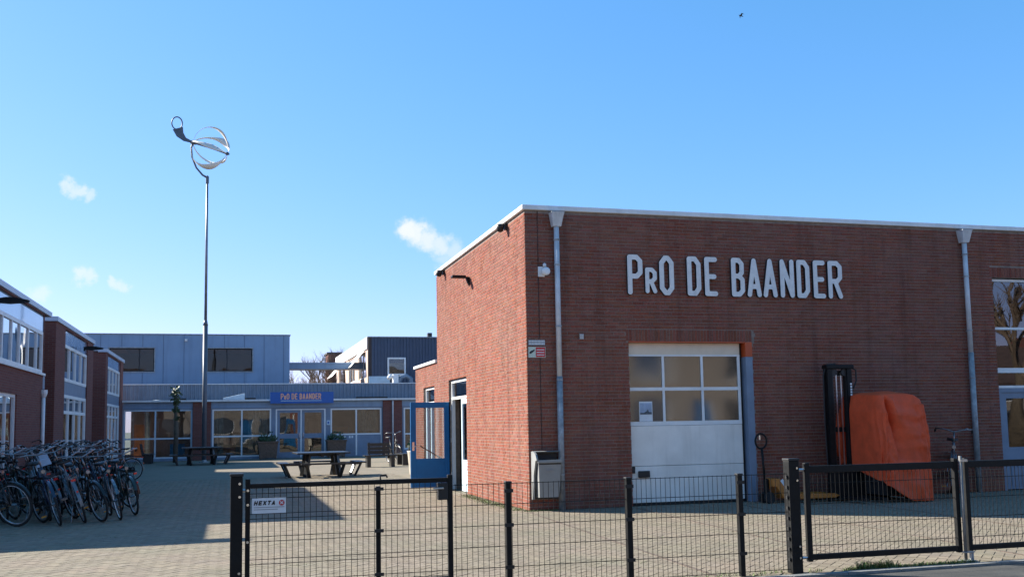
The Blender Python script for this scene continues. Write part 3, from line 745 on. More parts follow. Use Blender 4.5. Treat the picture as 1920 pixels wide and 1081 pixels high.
# the two bay wings with tall windows
def bay(y0, y1, wy0, wy1, us, label, lampy):
    t = wing('school_wing', label, y0, y1)
    w = MB()
    for a, b, c, d in rects(y0, y1, 0, HW, [(wy0, wy1, .3, 4.72)]): w.box(FX - .25, FX, a, b, c, d)
    w.box(FX - 9, FX - .25, y0, y0 + .25, 0, HW); w.box(FX - 9, FX - .25, y1 - .25, y1, 0, HW)
    part('wall', w, BRICK_Y, t)
    w2 = MB(); w2.box(FX - 8.9, FX - .004, y0 - .012, y0 - .0005, 0, HW); part('end_wall', w2, BRICK_X, t)
    part('roof', box(FX - 9, FX - .02, y0, y1, HW, HW + .05), ROOF, t)
    part('fascia', MB().box(FX - .3, FX + .06, y0 - .1, y1 + .08, HW + .002, HW + .14).box(FX - 9, FX - .3, y0 - .1, y0 + .2, HW + .052, HW + .14), FASCIA, t)
    part('spandrel', box(FX - .2, FX - .06, wy0, wy1, 4.262, 4.72), SPANDREL, t, label='pale blue glossy panel above the tall windows')
    window(t, 'X', FX - .08, wy0, wy1, 3.10, 4.26, us, (), .10, .09, gm=GLASS_R)
    part('floor_band', box(FX - .2, FX - .05, wy0, wy1, 2.68, 3.098), BLUEGREY, t)
    window(t, 'X', FX - .08, wy0, wy1, .3, 2.678, us, (2.12,), .10, .09, gm=GLASS_R)
    part('interior', box(FX - 4.0, FX - 3.9, y0 + .3, y1 - .3, 0, HW - .05), INT, t)
    part('upper_floor', box(FX - 3.9, FX - .26, y0 + .3, y1 - .3, 2.7, 2.95), INT, t)
    if lampy: lamp(t, lampy, 'dark arm luminaire on the middle school wing above the tall windows')
    return t
bay(31.95, 40.4, 33.75, 38.9, (35.04, 36.33, 37.62), 'brick school wing with tall white framed windows, in the middle of the three', 37.4)
bay(44.35, 51.4, 45.1, 50.2, (46.4, 47.65, 48.95), 'brick school wing with tall windows adjoining the entrance hall', None)
lk = thing('link_corridor', 'low recessed brick corridor between two school wings', 'building', (FX - 2, 42.4, 0))
part('wall', box(FX - 5, FX - 1.2, 40.45, 44.33, 0, 4.0), BRICK_Y, lk); part('roof', box(FX - 5, FX - 1.15, 40.43, 44.33, 4.002, 4.1), ROOF, lk)
lk = thing('link_corridor', 'narrow recessed brick link next to the nearest school wing', 'building', (FX - 2, 31.3, 0))
part('wall', box(FX - 5, FX - 1.0, 30.8, 31.92, 0, 4.6), BRICK_Y, lk); part('roof', box(FX - 5, FX - .98, 30.8, 31.92, 4.602, 4.7), ROOF, lk)

# ------------------------------------------------------------------ entrance hall at the back of the yard
EY = 51.5
EH = thing('entrance_hall', 'low grey blue entrance hall with glazed doors and corrugated fascia', 'building', (2.2, EY, 0))
holes_e = [(-4.95, -1.78, .12, 2.50), (-.84, 2.0, .12, 2.49), (2.22, 4.70, .02, 2.46), (4.95, 7.56, .06, 2.46), (8.72, 9.9, .3, 2.46)]
w = MB()
for a, b, c, d in rects(-5.2, 13, 0, 2.86, holes_e): w.box(a, b, EY, EY + .2, c, d)
part('wall', w, BLUEGREY, EH)
part('roof_edge', box(-5.0, 13, EY - .3, EY + .3, 2.862, 2.95), COPING, EH)
part('soffit_band', box(-5.0, 13, EY - .04, EY - .001, 2.53, 2.86), PANEL, EH)
part('flat_roof', box(-5.0, 13, EY + .3, 62, 2.80, 2.90), ROOF, EH)
for (a, b) in ((-1.76, -.9), (7.62, 8.62)):
    part('brick_pillar', box(a, b, EY - .12, EY - .042, 0, 2.85), BRICK_X, EH)
def corrugated(x0, x1, y, z0, z1, pitch, dep, face=-1):
    mb = MB(); n = int((x1 - x0) / pitch); pts = []
    for i in range(n):
        x = x0 + i * pitch
        pts += [(x, y), (x + pitch * .30, y), (x + pitch * .42, y + dep), (x + pitch * .88, y + dep)]
    pts.append((x0 + n * pitch, y))
    N = len(pts); mb.add([(p[0], p[1], z0) for p in pts] + [(p[0], p[1], z1) for p in pts], [(i, i + 1, N + i + 1, N + i) for i in range(N - 1)])
    return mb
cy_ = 55.0
part('corrugated_fascia', corrugated(-5.4, 13.2, cy_, 2.91, 3.86, .2, .05), CORR, EH)
part('fascia_backing', box(-5.4, 13.2, cy_ + .055, cy_ + .3, 2.91, 3.85), CORR, EH)
part('fascia_cap', box(-5.42, 13.2, cy_ - .03, cy_ + .35, 3.862, 3.91), COPING, EH)
part('upper_roof', box(-5.4, 13.2, cy_ + .3, 62, 3.5, 3.6), ROOF, EH)
window(EH, 'Y', EY + .06, -4.95, -1.78, .12, 2.50, (-3.5,), (1.09,), .075, .1, fm=PALEBLUE)
window(EH, 'Y', EY + .06, -.84, 2.0, .12, 2.49, (.575,), (1.14,), .075, .1)
window(EH, 'Y', EY + .06, 4.95, 7.56, 1.10, 2.46, (6.26,), (), .075, .1)
part('lower_panel', MB().box(4.99, 6.22, EY + .02, EY + .08, .06, 1.098).box(6.30, 7.52, EY + .02, EY + .08, .06, 1.098), BLUEGREY, EH)
part('panel_frame', MB().box(6.222, 6.298, EY + .0, EY + .1, .06, 1.098).box(4.95, 4.988, EY, EY + .1, .06, 1.098).box(7.522, 7.56, EY, EY + .1, .06, 1.098), WHITE, EH)
mb = MB()
for i in range(8):
    if i != 5: mb.box(5.1 + i * .13, 5.19 + i * .13, EY + .012, EY + .0195, .94, 1.06)
part('panel_lettering', mb, PAPER, EH)
window(EH, 'Y', EY + .06, 8.72, 9.9, .3, 2.46, (), (1.1,), .075, .1)
fm = MB(); fm.box(2.22, 2.29, EY, EY + .1, .02, 2.46); fm.box(4.63, 4.70, EY, EY + .1, .02, 2.46); fm.box(2.29, 4.63, EY, EY + .1, 2.40, 2.46); fm.box(3.44, 3.51, EY - .006, EY + .1, .02, 2.40)
part('door_frame', fm, WHITE, EH)
for (a, b) in ((2.295, 3.435), (3.515, 4.625)):
    d_ = MB(); d_.box(a, a + .13, EY + .02, EY + .08, .03, 2.395); d_.box(b - .13, b, EY + .02, EY + .08, .03, 2.395)
    for z0, z1 in ((.03, .30), (.98, 1.22), (2.27, 2.395)): d_.box(a + .13, b - .13, EY + .02, EY + .08, z0, z1)
    d_o = part('door', d_, BLUEGREY, EH)
    for z0, z1 in ((.30, .98), (1.22, 2.27)): part('pane', box(a + .13, b - .13, EY + .046, EY + .052, z0, z1), GLASS_R, d_o)
    hx = b - .06 if a < 3 else a + .06
    part('handle', MB().tube([(hx, EY + .02, 1.25), (hx, EY - .04, 1.25), (hx, EY - .04, .98), (hx, EY + .02, .98)], .015, 6), CHROME, d_o)
part('downpipe', MB().tube([(8.12, EY - .2, 2.84), (8.12, EY - .19, 2.6), (8.12, EY - .19, .02)], .045, 8), ZINC, EH, True)
part('interior_back', box(-4.9, 12.9, EY + 3.2, EY + 3.3, 0, 2.79), INT, EH)
part('interior_floor', box(-4.9, 12.9, EY + .2, EY + 3.2, -.03, .003), WOODC, EH)
for k, (a, b, h_, m_) in enumerate(((-4.6, -3.9, 1.8, WOODC), (-2.9, -2.2, .8, BLUEDOOR), (-.6, .3, 1.1, WOODC), (1.2, 1.8, 2.0, PLANTER), (2.4, 3.0, .9, BEIGE), (4.0, 4.5, 1.9, BLACKP), (5.2, 6.0, 1.5, WOODC), (6.7, 7.4, 1.2, CURTAIN))):
    part('interior_cabinet', box(a, b, EY + 1.6 + .2 * (k % 3), EY + 2.2 + .2 * (k % 3), .004, h_), m_, EH)
cu = MB()
for (a, b) in ((.9, 1.9), (6.4, 7.45), (-4.0, -3.7), (-.75, -.3)):
    n = int((b - a) / .05); pts = [(a + i * .05, EY + .32 + .03 * math.sin(i * 1.7)) for i in range(n + 1)]
    cu.add([(x, y, .25) for x, y in pts] + [(x, y, 2.4) for x, y in pts], [(i, i + 1, n + 2 + i, n + 1 + i) for i in range(n)])
part('curtain', cu, CURTAIN, EH)
t = thing('house_number_sign', 'small pale square sign between the entrance doors and window', 'sign', (4.83, EY, 1.8))
part('plate', box(4.745, 4.92, EY - .055, EY - .044, 1.62, 1.86), PALEBLUE, t); part('pictogram', box(4.79, 4.87, EY - .058, EY - .0555, 1.68, 1.80), SIGNBLUE, t)
es = thing('entrance_sign', 'long blue sign with orange letters PrO DE BAANDER above the entrance doors', 'sign', (3.5, EY - .4, 2.72))
part('panel', box(1.93, 5.06, EY - .42, EY - .34, 2.73, 3.30), SIGNBLUE, es)
ew = [1.15, .8, 1.1, .55, 1.1, 1, .55, 1.05, 1.05, 1.05, 1.1, 1.05, 1, 1.1]
x = 2.44; U = 2.02 / sum(ew)
for ch, wd in zip('PrO DE BAANDER', ew):
    if ch != ' ':
        h = .30 if ch != 'r' else .2
        letter(es, ch.upper(), x, 2.93, U * wd * .86, h, .024, EY - .428, .01, SIGNORANGE, .012)
    x += U * wd
part('underline', box(2.44, 4.46, EY - .426, EY - .421, 2.845, 2.875), PALEBLUE, es)
# things on the flat roof
def dome(x, y, r, z, label):
    mb = MB(); mb.lathe([(r, 0), (r, .1), (r * .93, .2), (r * .7, .3), (r * .35, .36), (.01, .38)], (x, y, z), 18)
    solo('roof_skylight', mb, DOME, label, 'skylight', (x, y, z), 'domed skylights on the entrance hall roof', smooth=True)
dome(.02, 58.5, .66, 3.6, 'white domed skylight on the upper roof beside the mast')
dome(-5.0, 58.5, .66, 3.6, 'white domed skylight on the upper roof next to the school wing')
dome(-3.6, 53.5, .5, 2.66, 'low white domed skylight before the corrugated fascia')
mb = MB(); mb.add([(-.34, 52.6, 2.93), (.72, 52.6, 2.93), (.72, 52.6, 3.30), (-.34, 52.6, 3.07), (-.34, 53.4, 2.93), (.72, 53.4, 2.93), (.72, 53.4, 3.33), (-.34, 53.4, 3.10)], [(0, 1, 2, 3), (7, 6, 5, 4), (3, 2, 6, 7), (4, 5, 1, 0), (1, 5, 6, 2), (4, 0, 3, 7)])
solo('roof_hatch', mb, PALEBLUE, 'pale blue wedge shaped roof hatch before the corrugated fascia', 'roof hatch', (.2, 53, 2.9))
for (a, b, lb) in ((.75, 1.3, 'beside the pale blue hatch'), (6.6, 8.3, 'right of the blue entrance sign'), (-2.9, -2.2, 'left of the mast')):
    solo('roof_edge_ballast', MB().box(a, b, 54.2, 54.6, 2.90, 3.12), BLACKP, 'dark low roof ballast strip ' + lb, 'ballast', ((a + b) / 2, 54.4, 2.9), 'dark ballast strips on the entrance roof')
# upper grey block
SEAM = mat('cladding_seam', (.10, .15, .22), .5)
UB = thing('upper_block', 'blue grey clad upper storey block with two dark windows', 'building', (-4, 60, 3.6))
w = MB()
for a, b, c, d in rects(-16, 3.37, 3.605, 6.95, [(-6.6, -4.19, 4.84, 6.18), (-1.55, 1.235, 4.84, 6.18)]): w.box(a, b, 60, 60.25, c, d)
w.box(-16, -15.75, 60.25, 72, 3.605, 6.95); w.box(3.12, 3.37, 60.25, 72, 3.605, 6.95); w.box(-15.75, 3.12, 71.75, 72, 3.605, 6.95)
part('wall', w, PANEL, UB)
for i in range(17):
    x = -14.9 + i * 1.12
    spans = [(3.61, 6.95)]
    for h in ((-6.7, -4.1), (-1.65, 1.3)):
        if h[0] < x < h[1]: spans = [(3.61, 4.80), (6.22, 6.95)]
    mb = MB()
    for a, b in spans: mb.box(x - .012, x + .012, 59.985, 59.9995, a, b)
    part('seam', mb, SEAM, UB)
part('roof', box(-15.75, 3.12, 60.25, 71.75, 6.7, 6.8), ROOF, UB)
part('roof_trim', MB().box(-16.05, 3.42, 59.95, 60.3, 6.952, 7.01).box(3.07, 3.42, 60.3, 72, 6.952, 7.01), GALV, UB)
window(UB, 'Y', 60.17, -6.6, -4.19, 4.84, 6.18, (-5.0,), (), .06, .1, fm=BLACKP, gm=GLASS_LOW)
window(UB, 'Y', 60.17, -1.55, 1.235, 4.84, 6.18, (-.2,), (), .06, .1, fm=BLACKP, gm=GLASS_LOW)
for (a, b) in ((-6.6, -4.19), (-1.55, 1.235)):
    part('window_surround', MB().box(a - .05, b + .05, 59.97, 60.02, 6.181, 6.23).box(a - .05, b + .05, 59.96, 60.02, 4.79, 4.839).box(a - .05, a - .001, 59.97, 60.02, 4.84, 6.18).box(b + .001, b + .05, 59.97, 60.02, 4.84, 6.18), GALV, UB)
part('interior_ceiling', box(-15.7, 3.1, 60.3, 66, 6.3, 6.4), WOODC, UB); part('interior_back', box(-15.7, 3.1, 66, 66.1, 3.62, 6.3), INT, UB)
for i, x in enumerate((-6.2, -5.4, -.9, .6)): part('ceiling_batten', box(x, x + .25, 60.5, 65.5, 6.22, 6.298), WOODC, UB)
solo('roof_floodlight', MB().box(-2.55, -2.4, 59.85, 59.98, 6.58, 6.7).lathe([(.02, 59.7), (.05, 59.72), (.04, 59.85)], (-2.47, 0, 6.64), 8, 'Y'), WHITE, 'small white lamp high on the blue grey block', 'lamp', (-2.47, 59.9, 6.58))
solo('connecting_bridge', MB().box(3.43, 8.2, 61.0, 62.4, 5.02, 5.40).box(3.43, 8.2, 60.96, 61.0, 5.34, 5.42), PANEL, 'pale grey horizontal beam bridging the grey block and the dark block', 'bridge', (5.8, 61.7, 5.02))
# dark corrugated block with its sunlit side
DB = thing('dark_block', 'dark corrugated upper block with white window and sunlit side awnings', 'building', (10, 58, 3.6))
part('front_cladding', corrugated(7.95, 16.5, 57.99, 3.61, 6.70, .19, .05), CORRD, DB)
part('corner_pier', box(7.74, 7.95, 57.97, 58.2, 3.61, 6.70), mat('corner_brown', (.06, .04, .035), .8), DB)
part('wall', MB().box(7.95, 16.5, 58.05, 58.3, 3.61, 6.70).box(16.3, 16.5, 58.3, 76, 3.61, 6.7).box(7.76, 16.5, 76, 76.2, 3.61, 6.7), CORRD, DB)
sw = MB()
for a, b, c, d in rects(58.2, 76, 0.0, 6.70, [(59.2, 62.6, 4.4, 5.95), (64.6, 68.0, 4.4, 5.95), (70.2, 74.6, 4.4, 5.95)]): sw.box(7.76, 7.95, a, b, max(c, 3.61), d)
part('side_wall', sw, mat('side_render', (.55, .40, .33), .85, var=.12, vscale=2), DB)
part('side_fascia', MB().box(7.68, 7.759, 58.2, 68.9, 6.05, 6.72).box(7.68, 7.759, 69.4, 76, 6.05, 6.72), WHITE, DB)
part('roof', box(7.7, 16.55, 57.93, 76.2, 6.702, 6.76), GALV, DB)
for (a, b) in ((59.2, 62.6), (64.6, 68.0), (70.2, 74.6)):
    window(DB, 'X', 7.86, a, b, 4.4, 5.95, ((a + b) / 2,), (), .08, .08, gm=GLASS_R)
for (a, b) in ((59.4, 62.4), (70.4, 74.4)):
    aw = MB(); aw.add([(7.70, a, 5.98), (7.70, b, 5.98), (6.9, b, 5.05), (6.9, a, 5.05), (7.70, a, 6.01), (7.70, b, 6.01), (6.88, b, 5.06), (6.88, a, 5.06)], [(0, 1, 2, 3), (7, 6, 5, 4), (0, 4, 5, 1), (2, 6, 7, 3), (1, 5, 6, 2), (3, 7, 4, 0)])
    part('awning', aw, AWN, DB)
window(DB, 'Y', 57.95, 8.87, 9.95, 4.48, 5.52, (), (), .09, .1)
part('window_blind', box(8.96, 9.86, 57.98, 57.985, 4.57, 5.2), CURTAIN, DB)
part('lower_panel', box(7.78, 9.0, 57.90, 57.96, 3.92, 4.42), PALEBLUE, DB)
solo('roof_vent', MB().box(11.35, 11.6, 58.2, 58.5, 6.76, 7.02), BLACKP, 'small dark vent on the roof of the dark corrugated block', 'vent', (11.5, 58.35, 6.76))
t = thing('air_conditioner', 'white roof air handling unit with bent duct below the white framed window', 'air conditioner', (9.2, 56.6, 3.6))
part('casing', box(8.95, 9.25, 56.3, 56.7, 3.6, 4.45), WHITE, t); part('intake', MB().tube([(9.1, 56.5, 4.3), (8.75, 56.4, 4.35), (8.68, 56.3, 4.2)], .11, 8), WHITE, t)
part('duct', MB().tube([(9.3, 56.6, 4.0), (9.45, 56.6, 4.28), (9.75, 56.6, 4.36), (10.0, 56.6, 4.2), (10.05, 56.6, 3.7)], .14, 10), CORR, t)
sb = thing('brick_stair_tower', 'small brown brick tower behind the sunlit side of the dark block', 'building', (8.2, 81, 0))
part('wall', box(7.55, 9.6, 80.5, 83, 0, 7.35), BRICK_X, sb); part('roof', box(7.45, 9.7, 80.4, 83.1, 7.352, 7.5), ROOF, sb)

# ------------------------------------------------------------------ trees
def bare_tree(name, label, loc, h, seed, spread=.5, group=None, levels=4, thin=1.0):
    rnd = random.Random(seed)
    t = thing(name, label, 'tree', loc, group)
    tr = MB(); br = MB(); L = Vector(loc)
    top = L + Vector((rnd.uniform(-.1, .1), rnd.uniform(-.1, .1), h * .4))
    r0 = h * .017 * thin
    tr.tube([L - Vector((0, 0, .1)), L + (top - L) * .5 + Vector((.04, .03, 0)), top], [r0 * 1.3, r0, r0 * .8], 8)
    def grow(p, d, ln, r, lev):
        q = p + d * ln * .5 + Vector((rnd.uniform(-1, 1), rnd.uniform(-1, 1), rnd.uniform(-.3, .6))) * ln * .06
        e = p + d * ln + Vector((0, 0, ln * .05))
        br.tube([p, q, e], [r, r * .8, r * .55], 5 if lev > 1 else 3)
        if lev == 0: return
        for k in range(rnd.choice((3, 4)) if lev > 1 else 4):
            s = p + (e - p) * rnd.uniform(.35, 1)
            nd = (d + Vector((rnd.uniform(-1, 1), rnd.uniform(-1, 1), rnd.uniform(-.2, .75))) * spread * 1.3).normalized()
            grow(s, nd, ln * rnd.uniform(.55, .78), r * .55, lev - 1)
    for k in range(5):
        a = k * 1.257 + rnd.uniform(-.3, .3)
        d = Vector((math.cos(a) * spread, math.sin(a) * spread, 1)).normalized()
        grow(L + (top - L) * rnd.uniform(.6, 1), d, h * .26, r0 * .6, levels)
    part('trunk', tr, BARK, t, True); part('crown', br, TWIG, t)
    return t
TG = 'bare trees behind the connecting bridge'
bare_tree('bare_tree', 'leafless brown tree between the grey block and the stair tower', (5.3, 76, 0), 6.6, 3, .55, TG)
bare_tree('bare_tree', 'taller leafless tree rising just beside the stair tower', (7.0, 78, 0), 8.4, 5, .5, TG)
bare_tree('bare_tree', 'low leafless tree close to the grey block', (4.3, 80, 0), 6.4, 9, .6, TG)
# across the street, seen only as reflections in the glass
HOUSEW = brick_mat('grey_brown_house_brick', (.30, .25, .21), (.25, .21, .18), (.28, .26, .24), 'X')
SG2 = 'bare street trees across the road'
for i, (x, y, h) in enumerate(((35.2, -4.5, 11), (42, -6, 12), (10, -6, 10), (-12, -6, 11))):
    bare_tree('street_tree', 'tall leafless street tree on the opposite footway', (x, y, 0), h, 20 + i, .5, SG2, 3, 1.2)
for i in range(6):
    hx = -14 + i * 11
    t = thing('brick_house', 'brick row house with tiled roof across the road', 'house', (hx + 5, -14, 0), 'row houses across the road')
    zk = 1.0 if i < 4 else .62
    w = MB(); rows = [(hx + 1, hx + 3.2, 1.0, 2.6), (hx + 4.2, hx + 5.3, 0, 2.5), (hx + 6.5, hx + 9, 1.0, 2.6), (hx + 1, hx + 3.2, 3.7, 5.1), (hx + 6.5, hx + 9, 3.7, 5.1)]
    rows = [(a, b, c * zk, d * zk) for a, b, c, d in rows]
    for a, b, c, d in rects(hx, hx + 10, 0, 5.6 * zk, rows): w.box(a, b, -14.3, -14, c, d)
    w.box(hx, hx + .3, -22, -14.3, 0, 5.6 * zk); w.box(hx + 9.7, hx + 10, -22, -14.3, 0, 5.6 * zk)
    part('wall', w, HOUSEW, t)
    for (a, b, c, d) in rows:
        f = MB(); f.box(a, a + .08, -14.2, -14.1, c, d); f.box(b - .08, b, -14.2, -14.1, c, d); f.box(a + .08, b - .08, -14.2, -14.1, d - .08, d); f.box(a + .08, b - .08, -14.2, -14.1, c, c + .08)
        wo = part('door' if c == 0 else 'window', f, WHITE, t); part('pane', box(a + .08, b - .08, -14.16, -14.15, c + .08, d - .08), BLUEDOOR if c == 0 else GLASS_R, wo)
    r_ = MB(); r_.prism([(y_, z_ * zk) for y_, z_ in ((-13.6, 5.5), (-18.2, 9.4), (-22.4, 5.5), (-22.4, 5.35), (-13.6, 5.35))], 'X', hx - .1, hx + 10.1)
    ro = part('roof', r_, ROOFTILE, t); part('chimney', box(hx + 7, hx + 7.8, -18.6, -17.8, 8.9 * zk, 10.3 * zk), BRICK_X, ro)

# ------------------------------------------------------------------ wind turbine on its mast
MX, MY = -1.13, 48.0
WT = thing('wind_turbine', 'small ball shaped wind turbine with tail vane on a tall slim mast', 'wind turbine', (MX, MY, 0))
part('lower_mast', MB().tube([(MX, MY, 0), (MX, MY, 6.35)], .105, 14), MASTM, WT, True)
part('mast_collar', MB().tube([(MX, MY, 6.3), (MX, MY, 6.55)], [.115, .075], 14), MASTM, WT, True)
part('upper_mast', MB().tube([(MX, MY, 6.5), (MX, MY, 10.0), (MX, MY, 13.2)], [.068, .06, .05], 12), MASTL, WT, True)
part('base_plate', MB().lathe([(.22, 0), (.22, .03), (.12, .04), (.115, .12)], (MX, MY, 0), 14), GALV, WT)
part('mast_head', MB().lathe([(.055, 13.0), (.075, 13.05), (.075, 13.35), (.03, 13.4)], (MX, MY, 0), 10), MASTM, WT)
hub = Vector((MX - .66, MY, 14.96))                        # rear hub
nose = Vector((MX + .88, MY - .35, 14.42))
part('yoke_arm', MB().tube([(MX, MY, 13.3), (MX - .22, MY, 13.42), (MX - .5, MY, 13.75), (MX - .7, MY, 14.25), (MX - .74, MY, 14.7), hub], [.05, .045, .042, .042, .045, .05], 8), MASTM, WT, True)
ax = (nose - hub).normalized()
part('axle', MB().tube([hub - ax * .1, hub + ax * .15, hub + ax * .9, nose + ax * .05], [.09, .05, .032, .05], 8), MASTM, WT, True)
part('rear_hub', MB().tube([hub - ax * .14, hub - ax * .02, hub + ax * .16], [.06, .11, .07], 10), MASTM, WT, True)
part('front_hub', MB().tube([nose - ax * .1, nose + ax * .02, nose + ax * .12], [.05, .09, .03], 10), MASTM, WT, True)
e1 = ax.cross(Vector((0, 1, 0))).normalized(); e2 = ax.cross(e1).normalized()
span = (nose - hub).length
for k in range(5):
    a = math.radians(72 * k + 28); rad = e1 * math.cos(a) + e2 * math.sin(a); tn = ax.cross(rad)
    bl = MB(); N = 22; rows_ = []
    for i in range(N + 1):
        s = i / N; th = math.pi * s
        c = hub + ax * (span * (.5 - .54 * math.cos(th) + .04 * (1 - 2 * s))) + rad * (.98 * max(0, math.sin(th)))
        tw = math.radians(-30 + 115 * s)
        wd = .030 + .13 * math.exp(-((s - .66) / .2) ** 2)
        d = (tn * math.cos(tw) + rad * math.sin(tw)).normalized(); nrm = ax.cross(d).normalized() * .012
        rows_.append([c - d * wd - nrm, c + d * wd - nrm, c + d * wd + nrm, c - d * wd + nrm])
    vv = [p for r in rows_ for p in r]; ff = []
    for i in range(N):
        for q in range(4): ff.append((i * 4 + q, i * 4 + (q + 1) % 4, i * 4 + 4 + (q + 1) % 4, i * 4 + 4 + q))
    bl.add(vv, ff); part('blade', bl, BLADE, WT, True)
# tail vane: spoon with a ring-shaped end
tv = MB(); p0 = hub - ax * .08
cl = [p0, p0 + Vector((-.3, 0, .1)), p0 + Vector((-.52, 0, .32)), p0 + Vector((-.62, 0, .62))]
wds = [.05, .10, .18, .24]; L_, R2 = [], []
for i, c in enumerate(cl):
    tdir = (cl[min(i + 1, 3)] - cl[max(i - 1, 0)]).normalized(); s = Vector((-tdir.z, 0, tdir.x)) * wds[i]
    L_.append(c + s); R2.append(c - s)
vv = [];
for y in (-.012, .012):
    vv += [(p.x, p.y + y, p.z) for p in L_] + [(p.x, p.y + y, p.z) for p in R2]
ff = []
for i in range(3):
    ff += [(i, i + 1, 4 + i + 1, 4 + i), (8 + 4 + i, 8 + 4 + i + 1, 8 + i + 1, 8 + i), (i, 8 + i, 8 + i + 1, i + 1), (4 + i + 1, 8 + 4 + i + 1, 8 + 4 + i, 4 + i)]
tv.add(vv, ff); part('tail_vane', tv, MASTM, WT)
rc = p0 + Vector((-.66, 0, .86))
part('tail_ring', MB().tube([(rc.x + .235 * math.cos(a) , rc.y, rc.z + .30 * math.sin(a)) for a in [2 * math.pi * i / 24 for i in range(24)]], .03, 6, True), MASTM, WT, True)

# ------------------------------------------------------------------ picnic tables and benches
def picnic(loc, rz, label):
    t = thing('picnic_table', label, 'picnic table', (0, 0, 0), 'dark octagonal picnic tables in the yard')
    # square table with four attached benches
    for i in range(6):
        part('top_plank', box(-.80, .80, -.80 + i * .27, -.80 + i * .27 + .25, .70, .745), PLASTWOOD, t, bevel=.008)
    for k in range(4):
        a = k * math.pi / 2; c, s = math.cos(a), math.sin(a)
        def rt(x, y, z): return (x * c - y * s, x * s + y * c, z)
        for off in (0, .155):
            mb = MB(); mb.bar(rt(-.72, -1.08 - off, .42), rt(.72, -1.08 - off, .42), .14, .045); part('seat_plank', mb, PLASTWOOD, t)
        for sx in (-.55, .55):
            mb = MB(); mb.bar(rt(sx, -1.16, .395), rt(sx * .82, -.98, .0), .09, .05); mb.bar(rt(sx, -1.16, .385), rt(sx * .8, -.35, .385), .07, .06)
            part('seat_leg', mb, PLASTWOOD, t)
        mb = MB(); mb.bar(rt(.42, -.42, .69), rt(.52, -.52, .0), .12, .10); part('leg', mb, PLASTWOOD, t)
    mb = MB(); mb.box(-.45, .45, -.05, .05, .62, .70); mb.box(-.05, .05, -.45, .45, .615, .695); part('cross_beam', mb, PLASTWOOD, t)
    t.location = loc; t.rotation_euler = (0, 0, rz)
    return t
p1 = picnic((2.73, 31.5, 0), math.radians(2), 'dark picnic table with attached benches on the sunny paving near the gate')
reg()
dup(p1, (-1.17, 45.3, 0), (0, 0, math.radians(4)), 'dark picnic table with attached benches in the shade beside the mast')
def bench(loc, rz, label):
    t = thing('garden_bench', label, 'bench', (0, 0, 0), 'dark plank benches in the yard')
    for i in range(3): part('seat_plank', box(-.62, .62, -.22 + i * .15, -.085 + i * .15, .40, .445), PLASTWOOD, t)
    for i in range(3): part('back_plank', MB().bar((-.42, .26 + i * .03, .54 + i * .14), (.42, .26 + i * .03, .54 + i * .14), .04, .125), PLASTWOOD, t)
    for sx in (-.45, .45):
        part('leg', MB().box(sx - .07, sx + .07, -.18, .20, 0, .398), PLASTWOOD, t); part('back_post', MB().bar((sx * .8, .22, .3), (sx * .8, .35, .9), .06, .05), PLASTWOOD, t)
    t.location = loc; t.rotation_euler = (0, 0, rz); return t
b1 = bench((5.42, 37.3, 0), math.radians(3), 'dark plank bench with backrest in the sun beside the open blue door')
reg()
dup(b1, (-3.55, 48.3, 0), (0, 0, math.radians(90)), 'dark plank bench in the shade left of the far picnic table')
dup(b1, (6.55, 38.6, 0), (0, 0, math.radians(-86)), 'dark plank bench turned sideways behind the sunny bench')

# planters
def leaves(mb, c, r, n, size, rnd, flat=1.0):
    for i in range(n):
        v = Vector((rnd.gauss(0, 1), rnd.gauss(0, 1), rnd.gauss(0, 1) * flat)).normalized() * r * rnd.uniform(.4, 1) ** .6
        p = Vector(c) + v; d = Vector((rnd.uniform(-1, 1), rnd.uniform(-1, 1), rnd.uniform(-.4, 1))).normalized(); s = d.orthogonal().normalized() * size * rnd.uniform(.3, .5); e = d * size * rnd.uniform(.7, 1.3)
        mb.add([p, p + e * .5 + s, p + e, p + e * .5 - s], [(0, 1, 2, 3)])
rnd = random.Random(4)
for (x, y, lb) in ((1.82, 50.7, 'square brown planter with low shrub left of the entrance doors'), (5.15, 50.7, 'square brown planter with low shrub right of the entrance doors')):
    t = thing('planter', lb, 'planter', (x, y, 0), 'brown planters at the entrance')
    part('box', MB().add([(x - .4, y - .4, .06), (x + .4, y - .4, .06), (x + .4, y + .4, .06), (x - .4, y + .4, .06), (x - .47, y - .47, .82), (x + .47, y - .47, .82), (x + .47, y + .47, .82), (x - .47, y + .47, .82)], [(3, 2, 1, 0), (4, 5, 6, 7), (0, 1, 5, 4), (1, 2, 6, 5), (2, 3, 7, 6), (3, 0, 4, 7)]), PLANTER, t)
    part('rim', MB().box(x - .5, x + .5, y - .5, y - .42, .80, .87).box(x - .5, x + .5, y + .42, y + .5, .80, .87).box(x - .5, x - .42, y - .42, y + .42, .80, .87).box(x + .42, x + .5, y - .42, y + .42, .80, .87), PLANTER, t)
    for sx in (-.36, .36):
        for sy in (-.36, .36): part('foot', box(x + sx - .04, x + sx + .04, y + sy - .04, y + sy + .04, 0, .06), PLANTER, t)
    mb = MB(); leaves(mb, (x, y, .95), .42, 220, .13, rnd, .45); part('shrub', mb, LEAF, t)
t = thing('plant_pot', 'tall beige round pot partly hidden behind the open blue door', 'plant pot', (5.52, 30.3, 0))
part('pot', MB().lathe([(.2, 0), (.22, .05), (.28, .7), (.30, .74), (.27, .745), (.25, .68)], (5.52, 30.3, 0), 18), BEIGE, t, True)
mb = MB(); leaves(mb, (5.52, 30.3, .85), .24, 120, .12, rnd, .6); part('plant', mb, LEAF, t)
t = thing('slender_tree', 'thin leafy evergreen with bare stem before the shaded glazing', 'tree', (-2.42, 48.8, 0))
